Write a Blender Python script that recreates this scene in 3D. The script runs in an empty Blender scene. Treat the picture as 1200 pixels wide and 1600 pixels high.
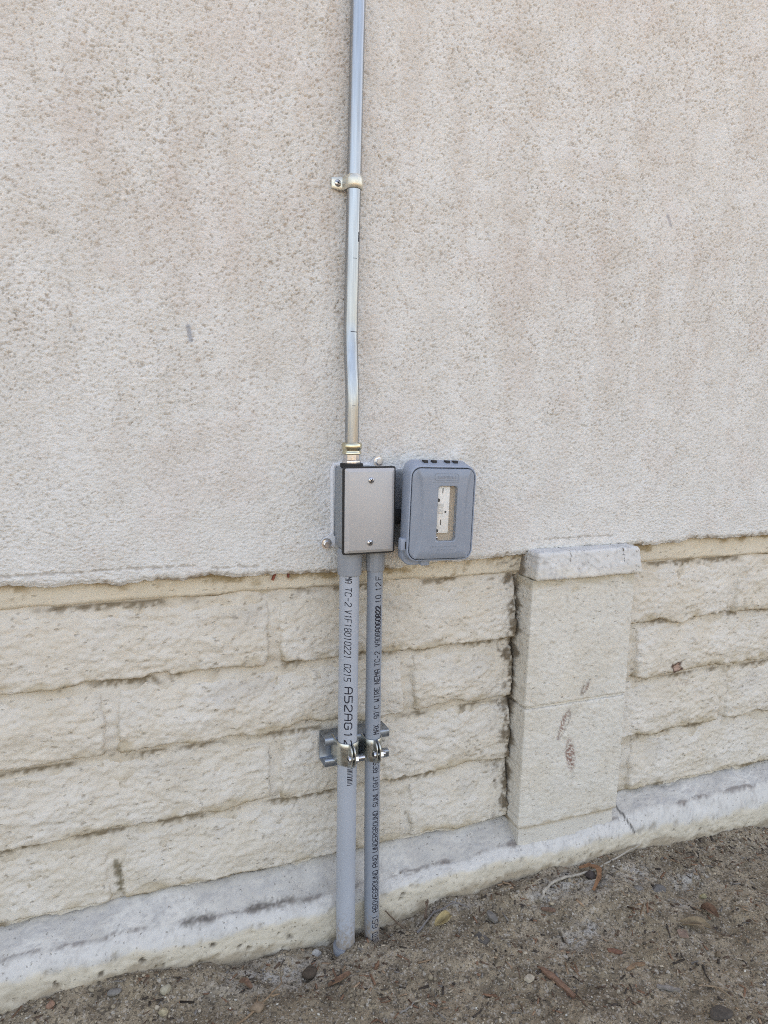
import bpy, bmesh, math, random
import numpy as np
from mathutils import Vector, Matrix

# ------------------------------------------------------------------ camera
scene = bpy.context.scene
COL = scene.collection
ZO = 0.5                                  # the underside of the stucco strip stands half a metre above datum
yaw, pitch, roll = 0.36877, 0.14035, 0.01613
fw = Vector((math.sin(yaw)*math.cos(pitch), math.cos(yaw)*math.cos(pitch), -math.sin(pitch)))
rt = Vector((math.cos(yaw), -math.sin(yaw), 0))
up = rt.cross(fw)
rt, up = rt*math.cos(roll)+up*math.sin(roll), up*math.cos(roll)-rt*math.sin(roll)
cd = bpy.data.cameras.new('camera'); cam = bpy.data.objects.new('camera', cd); COL.objects.link(cam)
cam.matrix_world = Matrix(((rt.x, up.x, -fw.x, 0.01303), (rt.y, up.y, -fw.y, -0.92386), (rt.z, up.z, -fw.z, 0.2407+ZO), (0, 0, 0, 1)))
cd.sensor_fit = 'VERTICAL'; cd.sensor_height = 36; cd.lens = 1113.24/1600*36
cd.clip_start = 0.02; cd.clip_end = 300
scene.camera = cam

# ------------------------------------------------------------------ sky, sun, exposure
SUN_EL, SUN_ROT = math.radians(40), math.radians(25)   # the sun stands behind the house: this wall is in open shade
world = bpy.data.worlds.new('World'); scene.world = world; world.use_nodes = True
nt = world.node_tree; nt.nodes.clear()
wo = nt.nodes.new('ShaderNodeOutputWorld'); bg = nt.nodes.new('ShaderNodeBackground'); sky = nt.nodes.new('ShaderNodeTexSky')
sky.sky_type = 'NISHITA'; sky.sun_disc = False; sky.sun_elevation = SUN_EL; sky.sun_rotation = SUN_ROT
sky.air_density = 1.0; sky.dust_density = 3.0; sky.ozone_density = 1.0
bg.inputs['Strength'].default_value = 0.15
nt.links.new(sky.outputs[0], bg.inputs[0]); nt.links.new(bg.outputs[0], wo.inputs[0])
sl = bpy.data.lights.new('sun', 'SUN'); sl.energy = 3.0; sl.angle = math.radians(0.53); sl.color = (1.0, 0.94, 0.86)
sun = bpy.data.objects.new('sun', sl); COL.objects.link(sun); sun.location = (3, 6, 8)
tosun = Vector((math.sin(SUN_ROT)*math.cos(SUN_EL), math.cos(SUN_ROT)*math.cos(SUN_EL), math.sin(SUN_EL)))
sun.rotation_euler = (-tosun).to_track_quat('-Z', 'Y').to_euler()
vs = scene.view_settings
vs.view_transform = 'Standard'; vs.look = 'None'; vs.gamma = 1.0; vs.use_curve_mapping = False
vs.exposure = 2.22
vs.use_white_balance = True; vs.white_balance_temperature = 9200; vs.white_balance_tint = 17
scene.cycles.use_denoising = False; scene.cycles.sample_clamp_indirect = 4.0
scene.cycles.pixel_filter_type = 'BLACKMAN_HARRIS'; scene.cycles.filter_width = 1.0
scene.cycles.max_bounces = 4; scene.cycles.diffuse_bounces = 3; scene.cycles.transparent_max_bounces = 4

# ------------------------------------------------------------------ helpers
rng = np.random.default_rng(7)
random.seed(7)

class Field:
    """periodic band-passed noise, standard deviation 1"""
    def __init__(s, seed, period, n, wl_lo, wl_hi, aniso=1.0, wide=1.0):
        r = np.random.default_rng(seed)
        f = np.fft.fft2(r.standard_normal((n, n)))
        k = np.fft.fftfreq(n, period/n)
        kx, kz = np.meshgrid(k*aniso, k, indexing='ij')
        kk = np.sqrt(kx**2+kz**2)+1e-9
        lo, hi = 1/wl_hi, 1/wl_lo
        w = np.exp(-np.log(kk/math.sqrt(lo*hi))**2/(2*(max(0.18, math.log(hi/lo)/2.4)*wide)**2))/kk
        a = np.fft.ifft2(f*w).real
        s.a = (a-a.mean())/a.std(); s.p = period; s.n = n
    def __call__(s, x, z):
        u = np.asarray(x, float)/s.p*s.n; v = np.asarray(z, float)/s.p*s.n
        i = np.floor(u).astype(int); j = np.floor(v).astype(int); fu = u-i; fv = v-j
        n = s.n; a = s.a
        return ((a[i % n, j % n]*(1-fu)+a[(i+1) % n, j % n]*fu)*(1-fv)
                + (a[i % n, (j+1) % n]*(1-fu)+a[(i+1) % n, (j+1) % n]*fu)*fv)

def sstep(a, b, x):
    t = np.clip((x-a)/(b-a), 0, 1); return t*t*(3-2*t)
def mix(a, b, t):
    t = np.asarray(t)[..., None]; return a*(1-t)+np.asarray(b)*t
def segdist(x, z, pts):
    d = np.full(np.shape(x), 9.0)
    for (ax, az), (bx, bz) in zip(pts[:-1], pts[1:]):
        ux, uz = bx-ax, bz-az
        t = np.clip(((x-ax)*ux+(z-az)*uz)/(ux*ux+uz*uz+1e-12), 0, 1)
        d = np.minimum(d, np.hypot(x-ax-t*ux, z-az-t*uz))
    return d

def mesh_np(name, V, F, col=None, smooth=True):
    V = np.asarray(V, np.float32).reshape(-1, 3); F = np.asarray(F, np.int32); k = F.shape[1]
    me = bpy.data.meshes.new(name)
    me.vertices.add(len(V)); me.vertices.foreach_set('co', V.ravel())
    me.loops.add(F.size); me.loops.foreach_set('vertex_index', F.ravel())
    me.polygons.add(len(F)); me.polygons.foreach_set('loop_start', np.arange(len(F), dtype=np.int32)*k)
    me.update(calc_edges=True); me.validate()
    if smooth: me.polygons.foreach_set('use_smooth', np.ones(len(F), bool))
    if col is not None:
        c = np.ones((len(V), 4), np.float32); c[:, :3] = np.asarray(col).reshape(-1, 3)
        at = me.attributes.new('col', 'FLOAT_COLOR', 'POINT'); at.data.foreach_set('color', c.ravel())
    return me
def quads(nu, nv, flip=False):
    i = np.arange(nu-1)[:, None]*nv+np.arange(nv-1)[None, :]
    q = np.stack([i, i+nv, i+nv+1, i+1], -1).reshape(-1, 4)
    return q[:, ::-1] if flip else q

def link(name, me, mat=None, parent=None):
    o = bpy.data.objects.new(name, me); COL.objects.link(o)
    if mat is not None: o.data.materials.append(mat)
    if parent is not None: o.parent = parent
    return o
def tag(o, label, cat, group=None, kind=None):
    o['label'] = label; o['category'] = cat
    if group: o['group'] = group
    if kind: o['kind'] = kind
    return o
def thing(name, label, cat, group=None):
    o = bpy.data.objects.new(name, None); COL.objects.link(o); o.empty_display_size = 0.02
    return tag(o, label, cat, group)
def bm_obj(name, bm, mat, parent=None, smooth=True, angle=35):
    me = bpy.data.meshes.new(name); bm.normal_update(); bm.to_mesh(me); bm.free()
    if smooth:
        me.polygons.foreach_set('use_smooth', np.ones(len(me.polygons), bool))
        me.set_sharp_from_angle(angle=math.radians(angle))
    return link(name, me, mat, parent)

def rrect(w, h, r, k=6, cx=0, cz=0):
    pts = []
    for sx, sz, a0 in ((1, 1, 0), (-1, 1, 90), (-1, -1, 180), (1, -1, 270)):
        for i in range(k+1):
            a = math.radians(a0+90*i/k)
            pts.append((cx+sx*(w/2-r)+r*math.cos(a), cz+sz*(h/2-r)+r*math.sin(a)))
    return pts
def loft(bm, secs, k=6, cap0=True, cap1=True):
    """secs: (y, cx, cz, w, h, r), y falling = towards the viewer"""
    rings = [[bm.verts.new((x, y, z)) for x, z in rrect(w, h, r, k, cx, cz)] for y, cx, cz, w, h, r in secs]
    n = len(rings[0])
    for a, b in zip(rings[:-1], rings[1:]):
        for i in range(n):
            bm.faces.new((a[i], a[(i+1) % n], b[(i+1) % n], b[i]))
    if cap0: bm.faces.new(rings[0])
    if cap1: bm.faces.new(rings[-1][::-1])
    bmesh.ops.recalc_face_normals(bm, faces=bm.faces)
    return bm
def lathe(bm, prof, origin=(0, 0, 0), axis='Z', n=32, facets=None):
    """prof: (radius, height); facets=6 makes it hexagonal"""
    o = Vector(origin); rings = []
    m = facets or n
    for r, h in prof:
        ring = []
        for i in range(m):
            a = 2*math.pi*i/m+0.2
            p = (r*math.cos(a), r*math.sin(a), h)
            if axis == 'X': p = (p[2], p[0], p[1])
            elif axis == 'Y': p = (p[0], p[2], p[1])
            ring.append(bm.verts.new(o+Vector(p)))
        rings.append(ring)
    fs = []
    for a, b in zip(rings[:-1], rings[1:]):
        for i in range(m): fs.append(bm.faces.new((a[i], a[(i+1) % m], b[(i+1) % m], b[i])))
    fs.append(bm.faces.new(rings[0])); fs.append(bm.faces.new(rings[-1][::-1]))
    bmesh.ops.recalc_face_normals(bm, faces=fs)
    return bm
def tube(bm, pts, rad, n=24, cap=True):
    pts = [Vector(p) for p in pts]; rings = []
    rads = rad if hasattr(rad, '__len__') else [rad]*len(pts)
    ref = Vector((0.13, 0.99, 0.05))
    for i, p in enumerate(pts):
        t = (pts[min(i+1, len(pts)-1)]-pts[max(i-1, 0)]).normalized()
        a = (ref-t*ref.dot(t)).normalized(); b = t.cross(a)
        rings.append([bm.verts.new(p+(a*math.cos(2*math.pi*k/n)+b*math.sin(2*math.pi*k/n))*rads[i]) for k in range(n)])
    fs = []
    for a, b in zip(rings[:-1], rings[1:]):
        for i in range(n): fs.append(bm.faces.new((a[i], a[(i+1) % n], b[(i+1) % n], b[i])))
    if cap: fs.append(bm.faces.new(rings[0])); fs.append(bm.faces.new(rings[-1][::-1]))
    bmesh.ops.recalc_face_normals(bm, faces=fs)
    return bm
def box(bm, x0, x1, y0, y1, z0, z1, bev=0.0, seg=2):
    r = bmesh.ops.create_cube(bm, size=1)
    for v in r['verts']:
        v.co = Vector(((x0+x1)/2+v.co.x*(x1-x0), (y0+y1)/2+v.co.y*(y1-y0), (z0+z1)/2+v.co.z*(z1-z0)))
    if bev:
        es = list({e for v in r['verts'] for e in v.link_edges})
        bmesh.ops.bevel(bm, geom=es, offset=bev, segments=seg, profile=0.5, affect='EDGES')
    return bm

# ------------------------------------------------------------------ materials
def nd(t, ty, **kw):
    n = t.nodes.new(ty)
    for k, v in kw.items():
        if hasattr(n, k) and k not in n.inputs: setattr(n, k, v)
        else: n.inputs[k].default_value = v
    return n
def mat(name, color=(.5, .5, .5), rough=.5, metal=0.0, spec=.5, attr=False, var=0.0, vscale=60, bump=0.0, bscale=300, bdist=.001, rvar=0.0, rscale=80, pores=0.0, pscale=220, speck=None, stretch=(1, 1, 1), mud=False):
    m = bpy.data.materials.new(name); m.use_nodes = True; t = m.node_tree; L = t.links.new
    p = t.nodes['Principled BSDF']
    p.inputs['Roughness'].default_value = rough; p.inputs['Metallic'].default_value = metal; p.inputs['Specular IOR Level'].default_value = spec
    tc = nd(t, 'ShaderNodeTexCoord'); mp = nd(t, 'ShaderNodeMapping'); mp.inputs['Scale'].default_value = stretch
    L(tc.outputs['Object'], mp.inputs[0]); co = mp.outputs[0]
    if attr:
        a = nd(t, 'ShaderNodeAttribute', attribute_name='col'); c = a.outputs['Color']
    else:
        r = nd(t, 'ShaderNodeRGB'); r.outputs[0].default_value = (*color, 1); c = r.outputs[0]
    if var:
        n = nd(t, 'ShaderNodeTexNoise', Scale=vscale, Detail=3.0, Roughness=.65); L(co, n.inputs['Vector'])
        mr = nd(t, 'ShaderNodeMapRange'); mr.inputs['From Min'].default_value = .3; mr.inputs['From Max'].default_value = .7
        mr.inputs['To Min'].default_value = 1-var; mr.inputs['To Max'].default_value = 1+var; L(n.outputs[0], mr.inputs[0])
        mx = nd(t, 'ShaderNodeMix', data_type='RGBA', blend_type='MULTIPLY'); mx.inputs['Factor'].default_value = 1
        L(c, mx.inputs[6]); L(mr.outputs[0], mx.inputs[7]); c = mx.outputs[2]
    hs = []
    if pores:
        v = nd(t, 'ShaderNodeTexVoronoi', Scale=pscale, Randomness=1.0); 
        nz = nd(t, 'ShaderNodeTexNoise', Scale=pscale*2.2, Detail=2.0); L(co, nz.inputs['Vector'])
        ad = nd(t, 'ShaderNodeVectorMath', operation='MULTIPLY_ADD'); L(nz.outputs['Color'], ad.inputs[0]); ad.inputs[1].default_value = (.006,)*3; L(co, ad.inputs[2])
        L(ad.outputs[0], v.inputs['Vector'])
        # a pore only in some of the cells
        sp = nd(t, 'ShaderNodeSeparateColor'); L(v.outputs['Color'], sp.inputs[0])
        n2 = nd(t, 'ShaderNodeTexNoise', Scale=14.0, Detail=3.0); L(co, n2.inputs['Vector'])
        am = nd(t, 'ShaderNodeMath', operation='MULTIPLY_ADD'); L(n2.outputs[0], am.inputs[0]); am.inputs[1].default_value = .5; am.inputs[2].default_value = -.06
        lt = nd(t, 'ShaderNodeMath', operation='LESS_THAN'); L(sp.outputs[0], lt.inputs[0]); L(am.outputs[0], lt.inputs[1])
        m1 = nd(t, 'ShaderNodeMapRange'); L(v.outputs['Distance'], m1.inputs[0]); m1.inputs['From Min'].default_value = .08; m1.inputs['From Max'].default_value = .3
        m1.inputs['To Min'].default_value = 1; m1.inputs['To Max'].default_value = 0
        mm = nd(t, 'ShaderNodeMath', operation='MULTIPLY'); L(lt.outputs[0], mm.inputs[0]); L(m1.outputs[0], mm.inputs[1])
        mf = nd(t, 'ShaderNodeMath', operation='MULTIPLY'); L(mm.outputs[0], mf.inputs[0]); mf.inputs[1].default_value = pores
        mx = nd(t, 'ShaderNodeMix', data_type='RGBA'); L(mf.outputs[0], mx.inputs[0]); L(c, mx.inputs[6]); mx.inputs[7].default_value = (.16, .125, .095, 1); c = mx.outputs[2]
        neg = nd(t, 'ShaderNodeMath', operation='MULTIPLY'); L(mm.outputs[0], neg.inputs[0]); neg.inputs[1].default_value = -1.5; hs.append(neg.outputs[0])
    if speck:
        for (sc, thr, colr, amt) in speck:
            v = nd(t, 'ShaderNodeTexVoronoi', Scale=sc); L(co, v.inputs['Vector'])
            sp = nd(t, 'ShaderNodeSeparateColor'); L(v.outputs['Color'], sp.inputs[0])
            lt = nd(t, 'ShaderNodeMath', operation='LESS_THAN'); L(sp.outputs[0], lt.inputs[0]); lt.inputs[1].default_value = thr
            mf = nd(t, 'ShaderNodeMath', operation='MULTIPLY'); L(lt.outputs[0], mf.inputs[0]); mf.inputs[1].default_value = amt
            mx = nd(t, 'ShaderNodeMix', data_type='RGBA'); L(mf.outputs[0], mx.inputs[0]); L(c, mx.inputs[6]); mx.inputs[7].default_value = (*colr, 1); c = mx.outputs[2]
    if mud:      # dried soil splashed on the foot of a pipe, faint dust and rub marks higher up
        sz_ = nd(t, 'ShaderNodeSeparateXYZ'); L(tc.outputs['Object'], sz_.inputs[0])
        n = nd(t, 'ShaderNodeTexNoise', Scale=190.0, Detail=4.0, Roughness=.7); L(tc.outputs['Object'], n.inputs['Vector'])
        ad = nd(t, 'ShaderNodeMath', operation='MULTIPLY_ADD'); L(n.outputs[0], ad.inputs[0]); ad.inputs[1].default_value = -.16; L(sz_.outputs[2], ad.inputs[2])
        mr = nd(t, 'ShaderNodeMapRange'); L(ad.outputs[0], mr.inputs[0]); mr.inputs['From Min'].default_value = -.075; mr.inputs['From Max'].default_value = -.035
        mr.inputs['To Min'].default_value = .75; mr.inputs['To Max'].default_value = 0
        mx = nd(t, 'ShaderNodeMix', data_type='RGBA'); L(mr.outputs[0], mx.inputs[0]); L(c, mx.inputs[6]); mx.inputs[7].default_value = (.27, .21, .15, 1); c = mx.outputs[2]
        mp2 = nd(t, 'ShaderNodeMapping'); mp2.inputs['Scale'].default_value = (1, 1, .22); L(tc.outputs['Object'], mp2.inputs[0])
        n = nd(t, 'ShaderNodeTexNoise', Scale=150.0, Detail=3.0, Roughness=.7); L(mp2.outputs[0], n.inputs['Vector'])
        mr = nd(t, 'ShaderNodeMapRange'); L(n.outputs[0], mr.inputs[0]); mr.inputs['From Min'].default_value = .66; mr.inputs['From Max'].default_value = .76; mr.inputs['To Max'].default_value = .38
        mx = nd(t, 'ShaderNodeMix', data_type='RGBA'); L(mr.outputs[0], mx.inputs[0]); L(c, mx.inputs[6]); mx.inputs[7].default_value = (.13, .14, .16, 1); c = mx.outputs[2]
    L(c, p.inputs['Base Color'])
    if rvar:
        n = nd(t, 'ShaderNodeTexNoise', Scale=rscale, Detail=3.0, Roughness=.62); L(co, n.inputs['Vector'])
        mr = nd(t, 'ShaderNodeMapRange'); mr.inputs['From Min'].default_value = .3; mr.inputs['From Max'].default_value = .7
        mr.inputs['To Min'].default_value = max(.03, rough-rvar); mr.inputs['To Max'].default_value = min(1, rough+rvar); L(n.outputs[0], mr.inputs[0]); L(mr.outputs[0], p.inputs['Roughness'])
    if bump:
        n = nd(t, 'ShaderNodeTexNoise', Scale=bscale, Detail=3.0, Roughness=.62); L(co, n.inputs['Vector']); h = n.outputs[0]
        for e in hs:
            ad = nd(t, 'ShaderNodeMath', operation='ADD'); L(h, ad.inputs[0]); L(e, ad.inputs[1]); h = ad.outputs[0]
        b = nd(t, 'ShaderNodeBump', Strength=bump, Distance=bdist); L(h, b.inputs['Height']); L(b.outputs[0], p.inputs['Normal'])
    return m

M_STUCCO = mat('stucco_paint', attr=True, rough=.9, spec=.2, var=.04, vscale=170, bump=.9, bscale=420, bdist=.0016, stretch=(.72, 1, 1.1))
M_BLOCK = mat('block_paint', attr=True, rough=.8, spec=.25, var=.045, vscale=22, bump=.6, bscale=430, bdist=.0014, pores=.35, pscale=120, stretch=(.8, 1, 1.7))
M_FOOT = mat('footing_paint', attr=True, rough=.85, spec=.25, var=.07, vscale=45, bump=.5, bscale=420, bdist=.0012, pores=.6, pscale=190)
M_CORE = mat('unseen_wall_fill', (.6, .57, .53), .9)
M_SOIL = mat('soil', attr=True, rough=.95, spec=.15, var=.16, vscale=26, bump=.8, bscale=520, bdist=.0016,
             speck=((330, .16, (.055, .045, .036), .6), (410, .14, (.46, .41, .35), .5), (700, .2, (.09, .075, .06), .5), (250, .012, (.48, .44, .38), .6)))
M_GRAVEL = mat('gravel_grains', attr=True, rough=.9, spec=.2, var=.12, vscale=500)
M_LITTER = mat('litter', attr=True, rough=.85, spec=.2, var=.2, vscale=260, bump=.5, bscale=500, bdist=.0006)
M_EMT = mat('galvanised_steel', (.36, .38, .40), .30, 1.0, rvar=.10, rscale=260, var=.13, vscale=330, stretch=(1, 1, .035))
M_ZINC = mat('zinc_plate', (.56, .57, .54), .36, 1.0, rvar=.1, rscale=110, var=.1, vscale=70, bump=.05, bscale=220, bdist=.0004)
M_STRUT = mat('strut_galvanised', (.30, .34, .39), .4, .9, rvar=.12, rscale=90, var=.12, vscale=60)
M_YZINC = mat('yellow_zinc', (.58, .54, .41), .25, 1.0, rvar=.08, rscale=150, var=.1, vscale=120)
M_STRAP = mat('plated_strap', (.66, .64, .56), .38, .75, rvar=.1, rscale=200, var=.06, vscale=160)
M_PVC = mat('grey_pvc', (.385, .415, .465), .38, 0, .45, mud=True, rvar=.1, rscale=60, var=.05, vscale=35, stretch=(1, 1, .25))
M_PVC2 = mat('grey_pvc_thin', (.265, .295, .34), .36, 0, .45, mud=True, rvar=.1, rscale=60, var=.08, vscale=35, stretch=(1, 1, .25))
M_FIT = mat('grey_fitting', (.275, .295, .325), .42, 0, .45, rvar=.08, rscale=90, var=.05, vscale=60)
M_INK = mat('black_ink', (.018, .018, .028), .6, 0, .3)
M_BOX = mat('cast_box', (.27, .295, .32), .42, .35, .5, var=.06, vscale=70, bump=.15, bscale=700, bdist=.0003)
M_COVER = mat('cover_paint', (.45, .437, .435), .42, .1, .5, var=.03, vscale=18)
M_RUBBER = mat('black_rubber', (.012, .012, .013), .6)
M_STEEL = mat('screw_steel', (.6, .6, .62), .28, 1.0, rvar=.08, rscale=300)
M_DARK = mat('dark_recess', (.02, .02, .022), .7)
M_PLAST = mat('cover_plastic', (.245, .28, .335), .4, 0, .45, var=.05, vscale=50, rvar=.06, rscale=80)
M_PLAST2 = mat('cover_plastic_frame', (.285, .33, .405), .42, 0, .45, var=.05, vscale=50)
M_WHITE = mat('white_nylon', (.76, .74, .715), .35)
M_TAN = mat('tan_plate', (.42, .34, .265), .55, var=.05, vscale=90)
M_SEAL = mat('white_sealant', (.68, .69, .72), .6, bump=.4, bscale=300, bdist=.001)
def glass_mat():
    m = bpy.data.materials.new('clear_window'); m.use_nodes = True; t = m.node_tree; L = t.links.new
    p = t.nodes['Principled BSDF']; out = t.nodes['Material Output']
    p.inputs['Roughness'].default_value = .12; p.inputs['Base Color'].default_value = (.8, .76, .66, 1)
    tr = nd(t, 'ShaderNodeBsdfTransparent'); tr.inputs[0].default_value = (1, 1, 1, 1)
    lw = nd(t, 'ShaderNodeLayerWeight', Blend=.5); pw = nd(t, 'ShaderNodeMath', operation='POWER'); L(lw.outputs['Facing'], pw.inputs[0]); pw.inputs[1].default_value = 4.0
    ad = nd(t, 'ShaderNodeMath', operation='MULTIPLY_ADD'); L(pw.outputs[0], ad.inputs[0]); ad.inputs[1].default_value = .5; ad.inputs[2].default_value = .03
    mx = nd(t, 'ShaderNodeMixShader'); L(ad.outputs[0], mx.inputs[0]); L(tr.outputs[0], mx.inputs[1]); L(p.outputs[0], mx.inputs[2]); L(mx.outputs[0], out.inputs[0])
    return m
M_GLASS = glass_mat()

# ------------------------------------------------------------------ noise fields
F_st1 = Field(1, 1.61, 2048, .0026, .0052, 2.1, 1.9)
F_st2 = Field(2, 1.07, 1024, .0024, .0046, 1.2, 1.2)
F_st3 = Field(3, 2.3, 512, .03, .14)
F_big = Field(4, 3.1, 512, .10, .55)
F_big2 = Field(5, 2.7, 512, .06, .30)
F_mid = Field(6, 1.7, 1024, .018, .06, 1.4)
F_fine = Field(7, 1.0, 1024, .005, .014, 1.4, 1.3)
F_crk = Field(8, 1.3, 1024, .010, .035, 2.0, 1.2)
F_soil1 = Field(9, 2.1, 512, .06, .3)
F_soil2 = Field(10, 1.4, 1024, .010, .04)
F_soil3 = Field(11, 1.1, 1024, .0035, .009)

def axis_lines(a, b, fine, segs):
    """fine spacing in [a,b], then the coarse marks in segs"""
    return np.unique(np.concatenate([np.arange(a, b, fine), np.asarray(segs, float)]))

# ------------------------------------------------------------------ ground
EX = [-30, -.6, -.133, -.063, .012, .09, .175, .246, .30, .34, .381, .464, .574, .656, .821, .961, 1.114, 1.7, 30]
EZ = [.012, .015, .019, .024, .026, .016, .005, -.005, -.004, -.002, .0075, .017, .026, .023, .024, .010, .000, .004, .008]
def ground_h(x, y):
    x = np.asarray(x, float); y = np.asarray(y, float)
    e = np.interp(x, EX, EZ)
    far = .19-.112*np.exp(-((x-.30)/.075)**4)
    t = sstep(-.052, -far, y) if np.ndim(far) == 0 else np.clip((-.052-y)/(far-.052), 0, 1); t = t*t*(3-2*t)
    h = e*(1-t)+.008*t
    h += .006*np.exp(-((x-.385)**2/.0011+(y+.11)**2/.0012))           # loose soil heaped beside the pipes
    h -= .010*np.exp(-((x-.274)**2/.00022+(y+.072)**2/.0003))
    h += .003*np.exp(-((x-.312)**2/.0003+(y+.092)**2/.0004))
    h -= .005*np.exp(-((x-.338)**2/.0003+(y+.078)**2/.0003))
    near = sstep(4.0, 1.5, np.abs(x-.5)+np.abs(y))
    h += near*(.0032*F_soil1(x, y)+.0011*F_soil2(x, y)+.00075*F_soil3(x, y)*(.6+.4*np.clip(F_soil2(x+.3, y), -1, 1)))
    return h
gx = axis_lines(-.42, 1.32, .0032, [-60, -30, -12, -6, -3, -2, -1.4, -1.1, -.9, -.7, -.56, -.48, 1.36, 1.44, 1.56, 1.7, 2, 2.5, 3.2, 4.5, 7, 14, 30, 60])
gy = axis_lines(-.56, -.03, .0032, [-60, -30, -15, -8, -5, -3, -2, -1.4, -1.05, -.85, -.72, -.64, -.6, -.02, .0, .05, .2, 1, 60])
X, Y = np.meshgrid(gx, gy, indexing='ij')
Zg = ground_h(X, Y)
base = np.ones(X.shape+(3,))*np.array([.272, .214, .148])
base = mix(base, np.array([.325, .26, .186]), sstep(-.6, 1.4, F_soil1(X+.7, Y+.2)))
base = mix(base, np.array([.165, .128, .09]), .75*sstep(.3, 1.6, F_mid(X, Y)+.5*F_big2(X+.5, Y)))
# paint dust and overspray on the ground
def blob(cx, cy, rx, ry): return np.exp(-(((X-cx)/rx)**2+((Y-cy)/ry)**2))
pale = np.zeros(X.shape)
for b in ((.650, -.085, .045, .02), (.69, -.10, .03, .02), (.77, -.095, .035, .018), (.60, -.175, .02, .018), (.635, -.165, .02, .015), (.845, -.13, .03, .015), (.60, -.10, .03, .014), (.19, -.085, .07, .025), (.46, -.066, .05, .012), (.80, -.17, .02, .012)):
    pale = np.maximum(pale, blob(*b))
pale = pale*sstep(-.5, .9, F_soil2(X, Y)+.6*F_fine(X, Y)+.5)
base = mix(base, np.array([.46, .45, .43]), .6*np.clip(pale, 0, 1))
ground = link('ground', mesh_np('ground', np.stack([X, Y, Zg], -1), quads(len(gx), len(gy)), base), M_SOIL)
ground['kind'] = 'structure'

# ------------------------------------------------------------------ house wall: stucco above
stucco = thing('stucco_wall', 'rough off-white stucco wall filling the upper half of the picture', 'wall')
bm = bmesh.new(); box(bm, -9, 10.5, .045, .26, -.3, 3.3); bm_obj('sun_block_core', bm, M_CORE, stucco, smooth=False)  # unseen solid core, added to keep the sun from leaking through the wall
def zbot(x): return ZO+np.interp(x, [-6, -.11, .02, .05, .295, .567, 1.08, 7], [.027, .0285, .0265, .031, .0222, .0305, .0375, .037])+.0013*F_big2(x, x*0+.3)+.0011*F_mid(x*.8, x*0+.3)*np.clip(.6+F_big2(x*2, x*0+1), 0, 1.6)+.0005*F_fine(x, x*0+.1)
sx = axis_lines(-.20, 1.36, .0017, [-9, 10.5, -.30, -.29, -.28, -.27, -.26, -.25, -.24, -.23, -.22, -.21, 1.37, 1.38, 1.4, 1.42, -6, -4, -2.5, -1.6, -1.1, -.8, -.65, -.55, -.47, -.41, -.36, -.33, 1.45, 1.5, 1.57, 1.66, 1.8, 2.1, 2.7, 3.6, 5, 7.5])
sz = axis_lines(.50, 1.47, .0017, [1.48, 1.5, 1.6, 1.75, 2.0, 2.3, 2.7, 3.3])
X, Zr = np.meshgrid(sx, sz, indexing='ij')
zb = zbot(sx)[:, None]
Z = np.where(Zr < .62, zb+(Zr-.5)*(.62-zb)/.12, Zr)
f1 = F_st1(X+.5*Z+.0012*F_fine(X, Z), Z+.0010*F_fine(X+.7, Z)); f2 = F_st2(X, Z); f3 = F_st3(X, Z)
rough = .85+.12*np.clip(F_big(X, Z+1), -1.5, 1.5)                       # some areas are floated smoother
rough = rough*(.72+.28*sstep(.53, .70, Z))
plate = sstep(-2.1, -.5, f1+.45*f2)                                       # plateaus with dark pits between
hgt = rough*(.0007*plate+.00046*f1+.00040*f2)+.0005*f3
fade = sstep(-1.3, -.5, X)*sstep(2.6, 1.5, X)*sstep(2.2, 1.5, Z)
hgt = hgt*fade+.0026*(1-fade)
lip = sstep(.010, .0, Z-zb)
yb = -.0195-hgt+.004*lip**2
cav = 1-plate
base = np.ones(X.shape+(3,))*np.array([.665, .640, .605])
base = mix(base, np.array([.70, .68, .65]), sstep(-1.2, 1.4, F_big2(X*2.2, Z*.45)+.4*F_big2(X, Z)))
base = mix(base, np.array([.70, .685, .66]), .5*sstep(.80, .56, Z))
grime = np.clip(.66+.12*F_big(X+.4, Z)+.18*F_big2(X*1.8, Z*.7+.7), .2, 1)*(.40+.60*sstep(.62, 1.0, Z))
warm = np.clip(.5+.6*F_big2(X+1.1, Z+.3), 0, 1)
grime_col = mix(np.ones(X.shape+(3,))*np.array([.33, .28, .22]), np.array([.37, .25, .19]), .5*warm)
gm = np.clip(grime*sstep(.2, .9, cav), 0, .54)
base = base*(1-gm[..., None])+grime_col*gm[..., None]
base = mix(base, np.array([.58, .51, .45]), .28*grime*sstep(.0, 1.6, F_st3(X+.3, Z*.6)))
# fresh white paint brushed round the boxes
wp = np.zeros(X.shape)
for (cx, cz, w, h) in ((.312, ZO+.116, .040, .060), (.412, ZO+.120, .052, .064)):
    dd = np.maximum(np.abs(X-cx)-w, np.abs(Z-cz)-h)+.006*F_mid(X+2, Z)+.003*f1
    wp = np.maximum(wp, sstep(.010, -.004, dd))
base = mix(base, np.array([.73, .735, .745]), .6*wp)
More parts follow.
